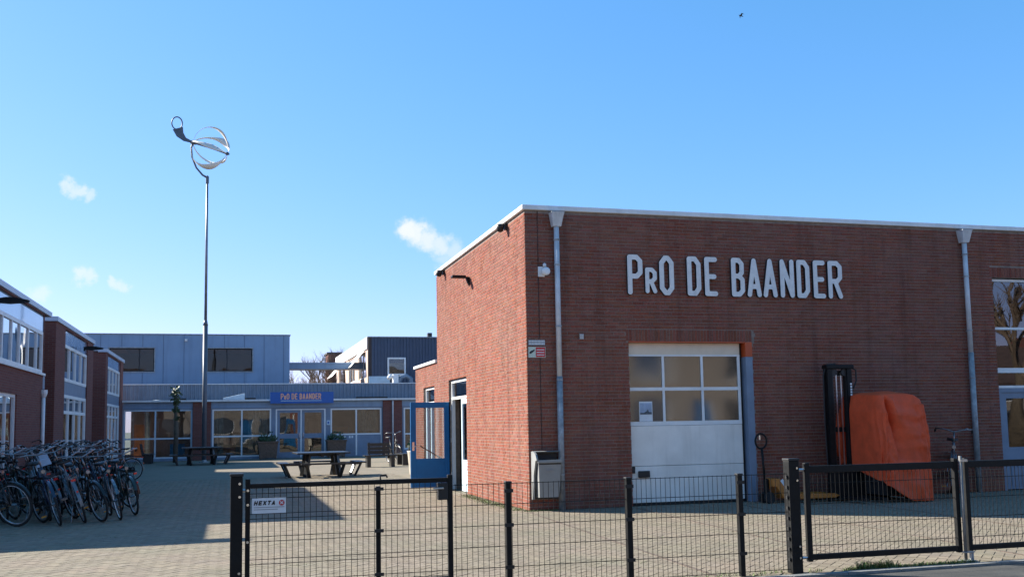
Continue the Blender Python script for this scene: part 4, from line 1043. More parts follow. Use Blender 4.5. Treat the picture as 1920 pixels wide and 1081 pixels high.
part('trunk', MB().tube([(-2.42, 48.8, 0), (-2.40, 48.8, 1.2), (-2.44, 48.8, 3.1)], [.11, .10, .06], 8), BARK, t, True)
mb = MB()
for z, r, n in ((2.0, .08, 30), (2.4, .11, 50), (2.75, .14, 60), (3.05, .22, 50), (3.3, .22, 26)): leaves(mb, (-2.43 + rnd.uniform(-.08, .08), 48.8, z), r, n, .15, rnd)
part('crown', mb, LEAF, t)

# ------------------------------------------------------------------ fence and gates along the street
FY = 8.803
wire_cache = {}
def wire_v(parent, x, y, z0, z1, r=.0027, m=BLACK):
    key = ('v', round(z1 - z0, 3), r, m.name)
    if key not in wire_cache: wire_cache[key] = MB().tube([(0, 0, 0), (0, 0, z1 - z0)], r, 5).mesh('wire', m)
    o = bpy.data.objects.new('wire', wire_cache[key]); COL.objects.link(o); o.parent = parent; o.location = Vector((x, y, z0)) - wloc(parent)
def wire_h(parent, x0, x1, y, z, r=.0035, m=BLACK):
    key = ('h', round(x1 - x0, 3), r)
    if key not in wire_cache: wire_cache[key] = MB().tube([(0, 0, 0), (x1 - x0, 0, 0)], r, 5).mesh('crosswire', m)
    o = bpy.data.objects.new('crosswire', wire_cache[key]); COL.objects.link(o); o.parent = parent; o.location = Vector((x0, y, z)) - wloc(parent)
def post(x, h, label, w=.05, capz=.02):
    t = thing('fence_post', label, 'fence post', (x, FY, 0), 'black posts of the mesh fence')
    part('shaft', box(x - w / 2, x + w / 2, FY - w / 2, FY + w / 2, -.1, h), BLACK, t, bevel=.004)
    part('cap', MB().box(x - w / 2 - .006, x + w / 2 + .006, FY - w / 2 - .006, FY + w / 2 + .006, h + .0005, h + capz), BLACKP, t, bevel=.004)
    for z in (.22, .594, .90): part('clamp', MB().box(x - w / 2 - .016, x + w / 2 + .016, FY - w / 2 - .012, FY - w / 2 - .001, z - .016, z + .016), BLACKP, t)
    return t
FPX = [(2.443, 'slim black fence post standing before the litter bin corner'), (3.619, 'slim black fence post in front of the garage door left edge'), (4.783, 'slim black fence post in front of the garage door right edge')]
for x, lb in FPX: post(x, .965, lb)
panels = [(1.955, 2.408, 'short black wire mesh panel next to the lower gate latch post'), (2.478, 3.584, 'black wire mesh panel standing before the downpipe and bin'), (3.654, 4.748, 'black wire mesh panel standing before the white garage door'), (4.818, 5.285, 'short black wire mesh panel before the orange pallet truck')]
for (a, b, lb) in panels:
    t = thing('mesh_panel', lb, 'fence panel', ((a + b) / 2, FY, 0), 'wire mesh panels of the street fence')
    n = round((b - a) / .05); st = (b - a) / n
    for i in range(n + 1): wire_v(t, a + i * st, FY, .03, .972)
    for z in (.965, .78, .594, .407, .22, .04): wire_h(t, a - .02, b + .02, FY - .007, z, .0034)
def bolt(parent, x, z, y): part('bolt', MB().lathe([(.011, 0), (.011, .012), (.006, .016)], (x, y - .016, z), 8, 'Y'), CHROME, parent)
# left gate
t = thing('gate_post', 'thick black gate post carrying the gate with the maker sign', 'gate post', (.062, FY, 0), 'thick black gate posts')
part('shaft', box(.010, .110, FY - .05, FY + .05, -.1, 1.10), BLACK, t, bevel=.006); part('cap', box(.004, .116, FY - .056, FY + .056, 1.1005, 1.125), BLACKP, t, bevel=.005)
for z in (1.04, .93, .30, .2): bolt(t, .085, z, FY - .05)
part('hinge', MB().tube([(.11, FY, .98), (.15, FY, .98)], .014, 8), STEEL, t); part('hinge', MB().tube([(.11, FY, .25), (.15, FY, .25)], .014, 8), STEEL, t)
gt = thing('pedestrian_gate', 'black wire mesh gate carrying a small white maker sign', 'gate', (1.0, FY, 0))
part('hinge_stile', box(.132, .172, FY - .022, FY + .022, .12, 1.075), BLACK, gt, bevel=.004)
part('latch_stile', box(1.880, 1.925, FY - .022, FY + .022, .10, 1.06), BLACK, gt, bevel=.004)
part('top_rail', box(.1725, 1.8795, FY - .02, FY + .02, .995, 1.035), BLACK, gt, bevel=.003)
part('bottom_rail', box(.1725, 1.8795, FY - .02, FY + .02, .125, .17), BLACK, gt, bevel=.003)
part('middle_stile', box(1.245, 1.285, FY + .021, FY + .06, .13, .975), BLACK, gt)
for z in (.22, .594, .955): part('clamp', box(1.225, 1.305, FY - .02, FY - .01, z - .014, z + .014), BLACKP, gt)
for i in range(1, 34): wire_v(gt, .172 + i * .0502, FY, .165, 1.0)
for z in (.95, .78, .59, .40, .22): wire_h(gt, .17, 1.885, FY - .006, z, .003); wire_h(gt, .17, 1.885, FY + .006, z - .042, .003)
lkb = part('lock_case', box(1.79, 1.879, FY - .035, FY + .035, .84, .99), BLACKP, gt, bevel=.006)
part('latch_lever', MB().tube([(1.83, FY - .035, .945), (1.83, FY - .07, .945), (1.74, FY - .075, .945)], .008, 6), STEEL, lkb)
for z in (.98, .86, .55): bolt(gt, .152, z, FY - .022)
part('hook', MB().tube([(1.28, FY, 1.035), (1.28, FY, 1.07), (1.33, FY, 1.075), (1.34, FY, 1.05)], .008, 6), BLACK, gt)
t = thing('maker_sign', 'small white plate with black HEXTA lettering and red roundel on the gate', 'sign', (.33, FY - .03, .782))
part('plate', box(.187, .468, FY - .03, FY - .026, .785, .912), PAPER, t)
x = .200
for ch in 'HEXTA': letter(t, ch, x, .853, .029, .038, .0052, FY - .0315, .001, BLACKP, .0022, .22); x += .0365
mb = MB(); mb.lathe([(.024, 0), (.024, .0012)], (.432, FY - .0325, .870), 20, 'Y'); part('roundel', mb, RED, t)
mb = MB(); mb.bar((.42, FY - .034, .859), (.444, FY - .034, .881), .002, .007); mb.bar((.42, FY - .0343, .881), (.444, FY - .0343, .859), .002, .007); part('roundel_cross', mb, PAPER, t)
part('small_print', MB().box(.202, .455, FY - .0315, FY - .0305, .833, .838).box(.202, .40, FY - .0315, FY - .0305, .815, .820), GREYPRINT, t)
# right gates
t = thing('gate_post', 'thick black gate post with bolts between the fence and the double gate', 'gate post', (5.36, FY, 0), 'thick black gate posts')
part('shaft', box(5.305, 5.42, FY - .055, FY + .055, -.1, 1.09), BLACK, t, bevel=.006); part('cap', box(5.299, 5.426, FY - .061, FY + .061, 1.0905, 1.115), BLACKP, t, bevel=.005)
for z in (1.02, .90, .26, .15): bolt(t, 5.385, z, FY - .055)
for i in range(9): part('clamp', box(5.287, 5.3045, FY - .03, FY - .005, .12 + i * .1, .15 + i * .1), BLACKP, t)
for z in (1.0, .14): part('hinge', MB().tube([(5.42, FY, z), (5.50, FY, z)], .014, 8), STEEL, t)
def leaf_gate(x0, x1, label, name='double_gate_leaf'):
    t = thing(name, label, 'gate', ((x0 + x1) / 2, FY, 0), 'leaves of the double gate')
    part('stile', box(x0, x0 + .05, FY - .025, FY + .025, .10, 1.065), BLACK, t, bevel=.004)
    part('stile', box(x1 - .05, x1, FY - .025, FY + .025, .10, 1.065), BLACK, t, bevel=.004)
    part('top_rail', box(x0 + .0505, x1 - .0505, FY - .022, FY + .022, .965, 1.035), BLACK, t, bevel=.003)
    part('bottom_rail', box(x0 + .0505, x1 - .0505, FY - .022, FY + .022, .115, .17), BLACK, t, bevel=.003)
    n = round((x1 - x0 - .1) / .05); st = (x1 - x0 - .1) / n
    for i in range(1, n): wire_v(t, x0 + .05 + i * st, FY, .165, .97)
    for z in (.86, .66, .456, .251): wire_h(t, x0 + .045, x1 - .045, FY - .006, z, .0036)
    return t
leaf_gate(5.505, 7.315, 'black wire mesh gate leaf before the orange tarpaulin')
leaf_gate(7.395, 9.60, 'black wire mesh gate leaf before the right hand doors of the workshop')
t = thing('drop_bolt', 'galvanised drop bolt and stop between the two gate leaves', 'drop bolt', (7.33, FY - .05, 0))
part('bolt_tube', MB().tube([(7.325, FY - .05, .03), (7.325, FY - .05, 1.09)], .016, 8), mat('dull_galvanised', (.20, .20, .195), .6, metal=.2, var=.2), t, True)
part('guide', box(7.30, 7.42, FY - .07, FY - .0255, .10, .112), GALV, t); part('ground_stop', MB().box(7.29, 7.44, FY - .09, FY + .03, .0, .02).box(7.385, 7.415, FY - .06, FY - .03, .02, .10), GALV, t)
part('keeper', box(7.31, 7.40, FY - .068, FY - .0255, 1.03, 1.055), STEEL, t)
t = thing('gate_post', 'thick black gate post at the far side of the double gate', 'gate post', (9.72, FY, 0), 'thick black gate posts')
part('shaft', box(9.665, 9.78, FY - .055, FY + .055, -.1, 1.09), BLACK, t, bevel=.006); part('cap', box(9.659, 9.786, FY - .061, FY + .061, 1.0905, 1.115), BLACKP, t)

# ------------------------------------------------------------------ bicycles
def make_bike(ci, label, diamond=False, cover=False, lens=True, silver_rim=False):
    t = thing('bicycle', label, 'bicycle', (0, 0, 0), 'bicycles parked in the yard')
    m = BIKECOL[ci]; R, rx, fx = .345, 0.0, 1.10
    for wx in (rx, fx):
        ty = part('wheel', MB().tube([(wx + .03 * math.cos(a), .0 + .03 * math.sin(a), R) for a in [2 * math.pi * i / 8 for i in range(8)]], .02, 5, True), BIKESTEEL, t)
        part('tyre', MB().tube([(wx + (R - .018) * math.cos(a), 0, R + (R - .018) * math.sin(a)) for a in [2 * math.pi * i / 26 for i in range(26)]], .0185, 6, True), RUBBER, ty, True)
        part('rim', MB().tube([(wx + (R - .045) * math.cos(a), 0, R + (R - .045) * math.sin(a)) for a in [2 * math.pi * i / 26 for i in range(26)]], .0105, 5, True), WHITE if silver_rim else BIKERIM, ty, True)
        sp = MB()
        for i in range(18):
            a = 2 * math.pi * i / 18; sp.bar((wx + .025 * math.cos(a + 1), .02 * (-1) ** i, R + .025 * math.sin(a + 1)), (wx + (R - .05) * math.cos(a), 0, R + (R - .05) * math.sin(a)), .0028, .0028)
        part('spokes', sp, BIKESTEEL, ty)
        mg = MB(); a0, a1 = ((-.15, 3.3) if wx == rx else (.35, 3.6)); N = 14
        for w_ in (0,):
            pts = [(wx + (R + .022) * math.cos(a0 + (a1 - a0) * i / N), R + (R + .022) * math.sin(a0 + (a1 - a0) * i / N)) for i in range(N + 1)]
            mg.add([(x, -.024, z) for x, z in pts] + [(x, .024, z) for x, z in pts] + [(x * 1.0, 0, z + .010) for x, z in pts], [q for i in range(N) for q in ((i, i + 1, 2 * N + 2 + i + 1, 2 * N + 2 + i), (2 * N + 2 + i, 2 * N + 2 + i + 1, N + 1 + i + 1, N + 1 + i))])
        part('mudguard', mg, BIKESTEEL if (silver_rim and wx == fx) else m, t, True)
    bb = (.46, 0, .29); st_ = (.27, 0, .84); ht, hb = (.90, 0, .93), (.955, 0, .74)
    f = MB(); f.tube([bb, st_], .016, 7); f.tube([ht, hb], .019, 7); f.tube([hb, (.70, 0, .40), bb], .019, 7)
    if diamond: f.tube([(.285, 0, .80), (.905, 0, .90)], .015, 7)
    else: f.tube([(.905, 0, .89), (.68, 0, .52), (.37, 0, .52)], .014, 7)
    for s in (-1, 1): f.tube([(.46, .03 * s, .29), (0, .06 * s, R)], .010, 5); f.tube([(.29, .02 * s, .78), (0, .06 * s, R)], .008, 5)
    part('frame', f, m, t, True)
    fk = MB()
    for s in (-1, 1): fk.tube([(.955, .035 * s, .74), (1.02, .05 * s, .55), (1.10, .055 * s, R)], .010, 5)
    part('fork', fk, m if not silver_rim else BIKESTEEL, t, True)
    hb_ = MB(); hb_.tube([(.905, 0, .93), (.865, 0, 1.12)], .013, 6); hb_.tube([(.62, -.30, 1.12), (.76, -.29, 1.17), (.88, -.16, 1.16), (.90, 0, 1.12), (.88, .16, 1.16), (.76, .29, 1.17), (.62, .30, 1.12)], .0115, 6)
    ho = part('handlebar', hb_, BIKESTEEL, t, True)
    for s in (-1, 1): part('grip', MB().tube([(.60, .30 * s, 1.115), (.72, .293 * s, 1.155)], .018, 6), RUBBER, ho)
    part('bell', MB().lathe([(.03, 1.17), (.026, 1.19), (.005, 1.20)], (.83, .2, 0), 8), BIKESTEEL, ho)
    sd_ = MB(); sd_.add([(.10, -.10, .95), (.10, .10, .95), (.22, .085, .955), (.22, -.085, .955), (.37, .022, .945), (.37, -.022, .945), (.09, -.085, 1.0), (.09, .085, 1.0), (.22, .06, .99), (.22, -.06, .99), (.375, .015, .975), (.375, -.015, .975)],
                         [(0, 3, 2, 1), (3, 5, 4, 2), (6, 7, 8, 9), (9, 8, 10, 11), (0, 1, 7, 6), (1, 2, 8, 7), (2, 4, 10, 8), (4, 5, 11, 10), (5, 3, 9, 11), (3, 0, 6, 9)])
    so_ = part('saddle', sd_, BLACKP, t, True); part('seat_post', MB().tube([(.275, 0, .82), (.235, 0, .955)], .012, 6), BIKESTEEL, so_)
    if cover: part('seat_cover', MB().add([(.06, -.12, .92), (.06, .12, .92), (.40, .05, .92), (.40, -.05, .92), (.05, -.10, 1.03), (.05, .10, 1.03), (.39, .03, 1.005), (.39, -.03, 1.005)], [(4, 5, 6, 7), (0, 4, 7, 3), (1, 2, 6, 5), (0, 1, 5, 4), (2, 3, 7, 6)]), SADDLEBLUE, so_)
    cr = MB()
    for y in (-.06, -.02, .02, .06): cr.tube([(-.32, y, .735), (.24, y, .745)], .006, 4)
    for s in (-1, 1): cr.tube([(-.22, .065 * s, .735), (0, .07 * s, R)], .006, 4)
    cr.bar((-.3, -.065, .735), (-.3, .065, .735), .01, .01); cr.bar((.1, -.065, .74), (.1, .065, .74), .01, .01)
    part('carrier', cr, BLACK if ci != 2 else BIKESTEEL, t)
    part('rear_light', MB().box(-.350, -.325, -.032, .032, .685, .72), REDLENS, t)
    part('reflector', box(-.375, -.362, -.014, .014, .51, .54), REDLENS, t)
    hl = MB(); hl.lathe([(.015, .93), (.028, .95), (.032, .985)], (0, 0, .86), 10, 'X'); part('headlight', hl, BIKESTEEL, t)
    cc = MB(); cc.prism([(-.08, .30), (-.06, .40), (.45, .39), (.56, .33), (.56, .25), (.45, .20), (-.06, .30)], 'Y', -.052, -.035); part('chain_case', cc, BLACKP, t)
    ck = MB(); ck.tube([(.46, -.085, .29), (.46, .055, .29)], .012, 5); ck.tube([(.46, -.08, .29), (.56, -.09, .16)], .010, 5); ck.tube([(.46, .05, .29), (.36, .09, .42)], .010, 5); ck.box(.52, .61, -.18, -.09, .145, .175); ck.box(.31, .40, .09, .18, .405, .435)
    part('cranks', ck, BIKESTEEL, t)
    part('pedal_reflector', MB().box(.515, .519, -.17, -.1, .15, .17).box(.614, .618, -.17, -.1, .15, .17), AMBER, t)
    part('side_stand', MB().tube([(.38, .05, .27), (.30, .16, .03)], .008, 5), BIKESTEEL, t)
    return t
COLN = ['black', 'dark blue', 'silver grey', 'dark green']
protos = [make_bike(0, '', False, False), make_bike(0, '', True, False, silver_rim=True), make_bike(1, '', False), make_bike(2, '', False, True), make_bike(3, '', True), make_bike(2, '', True)]
desc = ['black step through city bicycle', 'black bicycle with bright white rims', 'dark blue step through bicycle', 'silver grey bicycle with pale blue seat cover', 'dark green bicycle with crossbar', 'silver grey bicycle with crossbar']
reg()
rb = random.Random(11)
rows_b = [  # (row label, [(x, y) of the near wheel], facing)
    ('in the front row beside the sunlit paving', [(-4.35, 18.2), (-3.95, 17.9), (-3.32, 17.75), (-2.98, 18.3), (-2.62, 17.6), (-2.28, 17.9), (-2.02, 17.95), (-1.76, 18.2), (-1.60, 19.1), (-3.62, 18.6), (-2.85, 19.0)]),
    ('in the second row behind the front row', [(-4.5, 20.3), (-4.05, 20.1), (-3.6, 20.4), (-3.2, 20.2), (-2.8, 20.4), (-2.45, 20.2), (-2.1, 20.6), (-1.85, 21.0), (-3.4, 20.9), (-2.6, 21.1), (-4.3, 21.0)]),
    ('in the third row of the bicycle park', [(-4.5, 22.7), (-4.1, 22.6), (-3.7, 22.9), (-3.3, 22.6), (-2.9, 22.9), (-2.55, 22.7), (-2.2, 23.2), (-3.5, 23.6), (-2.7, 23.8)]),
    ('in the fourth row of the bicycle park', [(-4.5, 25.2), (-4.0, 25.1), (-3.6, 25.3), (-3.2, 25.1), (-2.8, 25.4), (-2.45, 25.8)]),
    ('in the fifth row of the bicycle park', [(-4.5, 27.8), (-4.05, 27.7), (-3.6, 27.9), (-3.2, 27.6), (-2.85, 28.1)]),
    ('in the back row under the tall windows', [(-4.5, 30.3), (-4.05, 30.2), (-3.6, 30.4), (-3.2, 30.6)])]
used = set()
cnt = 0
pat = [[0, 2, 0, 4, 2, 5, 0, 1, 4, 1, 3], [2, 0, 0, 3, 0, 5, 2, 0, 4, 1, 0], [0, 4, 0, 0, 2, 1, 0, 2, 5], [0, 2, 0, 4, 0, 5], [0, 0, 2, 0, 4], [0, 2, 0, 0]]
face = [[1, 0, 1, 0, 1, 0, 1, 1, 1, 0, 0], [0, 0, 1, 0, 0, 1, 0, 0, 1, 0, 1], [0, 1, 0, 0, 0, 1, 0, 1, 0], [0, 0, 1, 0, 0, 1], [0, 1, 0, 0, 0], [1, 0, 0, 1]]
def place(pi, x, y, toward, axis, lean, label):
    """near wheel touches the ground at (x, y); toward = front wheel nearest the street"""
    d = Vector((-math.sin(axis), math.cos(axis), 0))               # from near wheel to far wheel
    h = -d if toward else d
    org = Vector((x, y, 0)) if not toward else Vector((x, y, 0)) + d * 1.10
    rz = math.atan2(h.y, h.x)
    rl = lean if not toward else -lean
    if pi not in used:
        used.add(pi); o = protos[pi]; o.location = org; o.rotation_euler = (rl, 0, rz); o['label'] = label
        return o
    return dup(protos[pi], org, (rl, 0, rz), label)
for r, (rl, pts) in enumerate(rows_b):
    for i, (x, y) in enumerate(pts):
        ax_ = math.radians(rb.uniform(14, 38)); lean = math.radians(-rb.uniform(7, 19))
        if r == 0 and i == 2: ax_ = math.radians(58)
        o = place(pat[r][i], x, y, face[r][i], ax_, lean, desc[pat[r][i]] + ' ' + rl)
        k = rb.uniform(.98, 1.09); o.scale = (k, k, k)
place(1, -2.85, 32.6, 0, math.radians(70), math.radians(-5), 'black bicycle with bright white rims standing alone at the end of the bicycle park')
place(5, 12.95, 15.72, 1, math.radians(-38), math.radians(4), 'silver grey bicycle with crossbar leaning near the downpipe by the tarpaulin')
place(0, 6.6, 40.2, 1, math.radians(12), math.radians(-5), 'black step through city bicycle parked behind the benches in the sun')

# ------------------------------------------------------------------ pallet truck, stacker and tarpaulin
t = thing('pallet_truck', 'orange hand pallet truck parked beside the garage door jamb', 'pallet truck', (9.4, 16.2, 0))
px, py = 9.42, 16.22
part('handle_shaft', MB().tube([(px - .08, py, .35), (px - .12, py, .98)], .022, 8), BLACK, t, True)
part('handle_loop', MB().tube([(px - .12 + .115 * math.sin(a) , py + .02, 1.115 + .135 * math.cos(a)) for a in [2 * math.pi * i / 20 for i in range(20)]], .018, 6, True), BLACK, t, True)
part('release_lever', MB().bar((px - .145, py + .02, 1.14), (px - .145, py + .02, 1.22), .015, .02), CHROME, t)
hs = MB(); hs.prism([(px - .02, .44), (px + .14, .44), (px + .34, .16), (px + .34, .08), (px + .20, .08), (px + .06, .30), (px - .02, .30)], 'Y', py - .16, py + .16); part('chassis', hs, YELLOW, t, bevel=.008)
part('rating_plate', MB().bar((px + .155, py - .165, .42), (px + .27, py - .165, .26), .003, .06, (1, 0, 1)), PAPER, t)
for s in (-1, 1): part('fork', MB().prism([(px + .3, .17), (px + 1.20, .15), (px + 1.28, .11), (px + 1.2, .075), (px + .3, .075)], 'Y', py + s * .19 - .08, py + s * .19 + .08), YELLOW, t, bevel=.006)
for s in (-1, 1):
    part('steer_wheel', MB().lathe([(.09, -.03), (.1, -.02), (.1, .02), (.09, .03)], (px - .06, py + s * .1, .1), 14, 'Y'), RUBBER, t)
    part('load_roller', MB().lathe([(.04, -.04), (.04, .04)], (px + 1.12, py + s * .19, .04), 12, 'Y'), RUBBER, t)
part('hydraulic_cylinder', MB().lathe([(.05, .1), (.05, .42), (.02, .44)], (px - .06, py, 0), 10), BLACK, t)

FKx, FKy = 10.95, 16.2
t = thing('forklift', 'black forklift mast and legs standing half under the orange tarpaulin', 'forklift', (FKx, FKy, 0))
for x in (10.74, 11.16):
    part('mast_rail', MB().box(x - .065, x + .035, FKy - .07, FKy + .07, .06, 2.42), BLACK, t); part('inner_rail', MB().box(x - .035 + (.06 if x < 11 else -.05), x + .01 + (.06 if x < 11 else -.05), FKy - .045, FKy + .045, .1, 2.36), BLACKP, t)
for z in (.25, 1.25, 2.3): part('cross_bar', box(10.80, 11.10, FKy + .02, FKy + .06, z, z + .09), BLACK, t)
part('mast_head', MB().box(10.66, 11.24, FKy - .09, FKy + .09, 2.425, 2.50), BLACK, t, bevel=.012)
for x in (10.84, 11.06): part('pulley', MB().lathe([(.07, -.02), (.06, 0), (.07, .02)], (x, FKy - .02, 2.36), 12, 'Y'), BLACKP, t)
part('hose', MB().tube([(10.64, FKy, .6), (10.62, FKy, 1.5), (10.63, FKy, 2.3), (10.70, FKy, 2.5), (10.9, FKy, 2.52)], .014, 6), BLACKP, t)
part('hose', MB().tube([(11.2, FKy - .05, 2.45), (11.30, FKy - .05, 2.4), (11.30, FKy - .05, 2.2), (11.24, FKy - .03, 2.05)], .016, 6), BLACKP, t)
for x in (10.90, 11.0): part('chain', box(x - .012, x + .012, FKy - .005, FKy + .01, .5, 2.35), STEEL, t)
part('carriage', MB().box(10.70, 11.2, FKy - .13, FKy - .075, .14, .55), BLACK, t)
for x in (10.72, 11.12): part('fork', MB().box(x - .05, x + .05, FKy - 1.0, FKy - .13, .06, .10).box(x - .05, x + .05, FKy - .17, FKy - .131, .10, .6), BLACK, t)
part('guard_grille', MB().box(10.55, 11.65, FKy - .2, FKy - .17, .05, .62), BLACK, t)
mb = MB()
for i in range(6): mb.box(11.192, 11.2, FKy - .074, FKy - .0705, 2.0 + i * .04, 2.025 + i * .04)
mb = MB()
for i in range(5): mb.box(11.15, 11.185, FKy - .076, FKy - .0705, 1.92 + i * .05, 1.955 + i * .05)
mb.box(11.15, 11.185, FKy - .076, FKy - .0705, 1.26, 1.36); part('decal', mb, PAPER, t)
part('body', box(11.28, 11.92, FKy - .8, FKy + .15, .12, 1.5), BLACKP, t)
for s in (-.65, .1): part('wheel', MB().lathe([(.14, -.06), (.16, -.04), (.16, .04), (.14, .06)], (11.9, FKy + s, .16), 14, 'Y'), RUBBER, t)
# tarpaulin: draped over the body
def tarp():
    mb = MB(); NT, NV = 300, 100
    x0, x1, y0, y1, H = 11.14, 12.12, 15.22, 16.55, 1.98
    cx, cy = (x0 + x1) / 2, (y0 + y1) / 2
    def foot(th):
        c, s = math.cos(th), math.sin(th); e = .24
        return Vector((math.copysign(abs(c) ** e, c) * (x1 - x0) / 2, math.copysign(abs(s) ** e, s) * (y1 - y0) / 2, 0))
    rings = []
    for j in range(NV + 1):
        v = j / NV; ring = []
        for i in range(NT):
            th = 2 * math.pi * i / NT; p = foot(th)
            # hem height: reaches the ground on the right, hitched up towards the mast on the left
            ang = (th + math.pi * 2) % (2 * math.pi)
            q = (p.x / ((x1 - x0) / 2))                                     # -1 left .. 1 right
            qy = p.y / ((y1 - y0) / 2)
            hem = .02 + max(0, .05 - q) / 1.05 * .33 + .36 * (qy + 1) / 2 * max(0, min(1, (-q - .55) / .4)) + .012 * math.sin(9 * th) * max(0, min(1, -q + .3))
            if v < .12:                                                     # crown
                k = v / .12; rr = .02 + .88 * k ** .9; z = H - .07 * k ** 3 - .05 * (1 - k) * 0
                rr2 = rr
            else:
                k = (v - .12) / .88; kk = k
                z = (H - .07) + (hem - (H - .07)) * kk
                rr2 = .90 + .10 * min(1, kk * 5) + .06 * kk
            f = 0
            drop = max(0, (v - .1) / .9)
            pk = Vector((math.cos(th) * 2.2, math.sin(th) * 2.2, z * .45))
            f += (mnoise.noise(pk * 1.2) * .16 + mnoise.noise(pk * 2.9 + Vector((3, 1, 7))) * .09) * min(1, drop * 1.6)
            f += .05 * min(1, drop * 1.5) * (.4 - abs(mnoise.noise(Vector((math.cos(th) * 5.5, math.sin(th) * 5.5, z * .35 + 3)))))
            f += .04 * drop * math.sin(7 * th + 2.2 * mnoise.noise(Vector((th, z * .6, 2)))) * math.sin(3.0 * th + 1.0)
            # diagonal drag folds from the top corners
            dx = p.x * rr2; dg = math.sin((dx * 3.1 + (H - z) * 2.3) * 2.2 + 1.5 * mnoise.noise(Vector((dx, z, 5)))); f += .028 * max(0, dg) ** 2 * min(1, drop * 4) 
            sag = math.sin((z * 4.6 + 1.6 * (dx - .2) ** 2 * 3 + 1.2 * mnoise.noise(Vector((dx * 1.5, z, 9)))) * 1.6); f += .022 * sag * min(1, drop * 5) * max(0, min(1, dx * 2 + .6))
            r3 = rr2 * (1 + f * .42)
            x = cx + p.x * r3; y = cy + p.y * r3
            if z > H - .2: x += .0
            if q < -.2: x -= .05 * (1 - k if v >= .12 else 1) * (-q - .2)
            if v < .2: z += .03 * mnoise.noise(Vector((x * 3, y * 3, 1))) - .16 * max(0, q - .5) * 1.6 * min(1, v / .1)
            # creases of the front side: hanging folds from the near corner and slack swags on the other half
            if qy < -.5 and v > .1:
                u = (x - x0) / (x1 - x0); w8 = min(1, (-qy - .5) / .3) * min(1, (v - .1) / .08)
                def crease(u0, z0, u1, z1_, wdt):
                    tt = max(0, min(1, (z0 - z) / (z0 - z1_))); uu = u0 + (u1 - u0) * tt
                    return math.exp(-((u - uu) / wdt) ** 2) * (1 if z < z0 else math.exp(-((z - z0) / .12) ** 2))
                fy = .06 * crease(.05, 1.84, -.02, .5, .05) - .13 * crease(.13, 1.72, .40, .5, .04) + .07 * crease(.22, 1.78, .54, .45, .04) - .06 * crease(.30, 1.3, .68, .2, .035) + .03 * crease(.42, 1.2, .78, .1, .04) - .03 * crease(.55, .9, .6, .0, .03)
                sw = max(0, min(1, (u - .28) / .2)) * max(0, min(1, (.98 - u) / .22))
                zc = z - 1.9 + .9 * (u - .3) * 0 - .55 * (u - .70) ** 2 * 3.2
                n1 = .05 * mnoise.noise(Vector((u * 3, z * 2, 4)))
                fy += .6 * sw * (.030 * math.exp(-((zc + .38 + n1) / .05) ** 2) - .055 * math.exp(-((zc + .50 + n1) / .055) ** 2) + .02 * math.exp(-((zc + .72 + n1) / .06) ** 2) - .03 * math.exp(-((zc + .85 + 2 * n1) / .05) ** 2))
                fy += .045 * (.35 - abs(mnoise.noise(Vector((u * 2.6 + z * .9, z * 1.7 - u, 6))))) + .030 * (.3 - abs(mnoise.noise(Vector((u * 5.5 - z * 1.6, z * 3.4 + u * 2, 2)))))
                fy += .014 * mnoise.noise(Vector((u * 9 + z * 3, z * 6, 1))) + .008 * mnoise.noise(Vector((u * 22, z * 16, 3)))
                y -= fy * w8
            ring.append((x, y, z))
        rings.append(ring)
    for r in rings: mb.v += r
    for j in range(NV):
        for i in range(NT):
            i2 = (i + 1) % NT; mb.f.append((j * NT + i, (j + 1) * NT + i, (j + 1) * NT + i2, j * NT + i2))
    mb.f.append(tuple(range(NT)))
    return mb
to = solo('tarpaulin', tarp(), TARP, 'crumpled orange red tarpaulin draped over the forklift against the brick wall', 'tarpaulin', (11.68, 15.9, 0), smooth=True)
sm = to.modifiers.new('thickness', 'SOLIDIFY'); sm.thickness = .006
st2 = MB(); st2.tube([(10.98, 16.31, .8), (11.0, 16.33, 1.1), (10.99, 16.32, 1.6)], [.07, .085, .03], 8)
solo('tarpaulin_tail', st2, TARP, 'twisted orange tarpaulin end hanging behind the forklift mast', 'tarpaulin', (10.99, 16.32, .8), smooth=True)

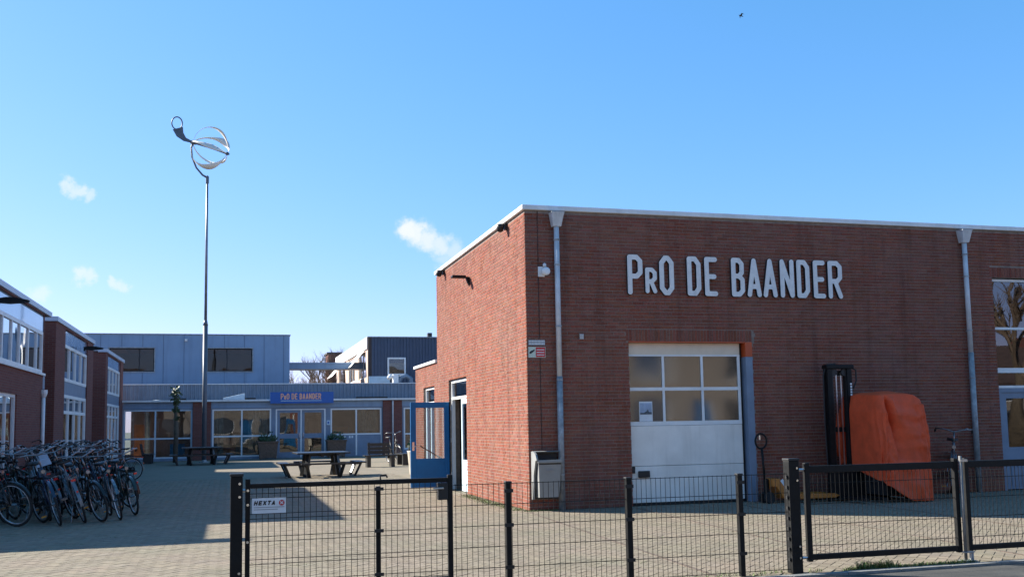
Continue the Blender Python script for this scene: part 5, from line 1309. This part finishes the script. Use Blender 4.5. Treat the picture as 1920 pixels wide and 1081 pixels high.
# ------------------------------------------------------------------ weeds, moss and grass
def tufts(pts, hmin, hmax, n, rnd, spread):
    mb = MB()
    for (x, y) in pts:
        for i in range(n):
            a = rnd.uniform(0, 6.28); px_, py_ = x + rnd.gauss(0, spread), y + rnd.gauss(0, spread * .45); h = rnd.uniform(hmin, hmax); d = Vector((math.cos(a), math.sin(a), 0)); s = Vector((-d.y, d.x, 0)) * rnd.uniform(.002, .005)
            p = Vector((px_, py_, -.004)); q = p + d * h * .35 + Vector((0, 0, h * .7)); e = p + d * h * .8 + Vector((0, 0, h))
            mb.add([p - s, p + s, q + s * .8, q - s * .8, e], [(0, 1, 2, 3), (3, 2, 4)])
    return mb
rg = random.Random(5)
pts = [(5.9 + i * .045, 8.70 + rg.uniform(-.03, .05)) for i in range(34)]
tag(part('grass', tufts(pts, .015, .05, 45, rg, .035), GRASS), 'low green weeds along the kerb below the double gate', 'grass', kind='stuff')
pts = [(6.05, 8.72), (6.13, 8.74), (6.32, 8.72), (6.4, 8.73), (6.22, 8.73)]
tag(part('weed', tufts(pts, .04, .10, 80, rg, .04), GRASS), 'taller green weed tufts at the kerb before the gate', 'weeds', kind='stuff')
pts = [(4.86 + rg.uniform(-.12, .1), 16.75 + i * .05) for i in range(85)] + [(4.95 + i * .04, 16.62 + rg.uniform(-.08, .03)) for i in range(14)]
tag(part('moss', tufts(pts, .008, .035, 26, rg, .06), GRASS), 'thin moss and grass along the foot of the sunny brick wall', 'moss', kind='stuff')
pts = [(-1 + i * .16 + rg.uniform(-.05, .05), 8.82 + rg.uniform(-.05, .08)) for i in range(42)]
tag(part('weed', tufts(pts, .01, .04, 24, rg, .05), GRASS), 'sparse grass under the mesh fence', 'weeds', kind='stuff')

pts = [(rg.uniform(-3, 12), rg.uniform(9.2, 16)) for i in range(70)]
tag(part('weed', tufts(pts, .006, .02, 7, rg, .05), GRASS), 'tiny weeds growing in the joints of the yard paving', 'weeds', kind='stuff')

# a bird in the sky
bx_, by_, bz_ = 34.15, 60.0, 29.64
t = thing('bird', 'tiny dark bird flying high in the clear sky', 'bird', (bx_, by_, bz_))
part('body', MB().tube([(bx_ - .16, by_, bz_ + .04), (bx_ - .05, by_, bz_ + .02), (bx_ + .08, by_, bz_ - .01), (bx_ + .19, by_, bz_ - .05)], [.012, .045, .04, .008], 8), BLACKP, t, True)
for s, w_ in ((1, .36), (-1, .3)):
    part('wing', MB().add([(bx_ - .06, by_, bz_ + .03), (bx_ + .06, by_, bz_ + .02), (bx_ + .1, by_ + s * w_ * .5, bz_ + .12), (bx_ + .14, by_ + s * w_, bz_ - .05), (bx_ - .02, by_ + s * w_ * .5, bz_ + .14)], [(0, 1, 2, 4), (4, 2, 3)]), BLACKP, t)
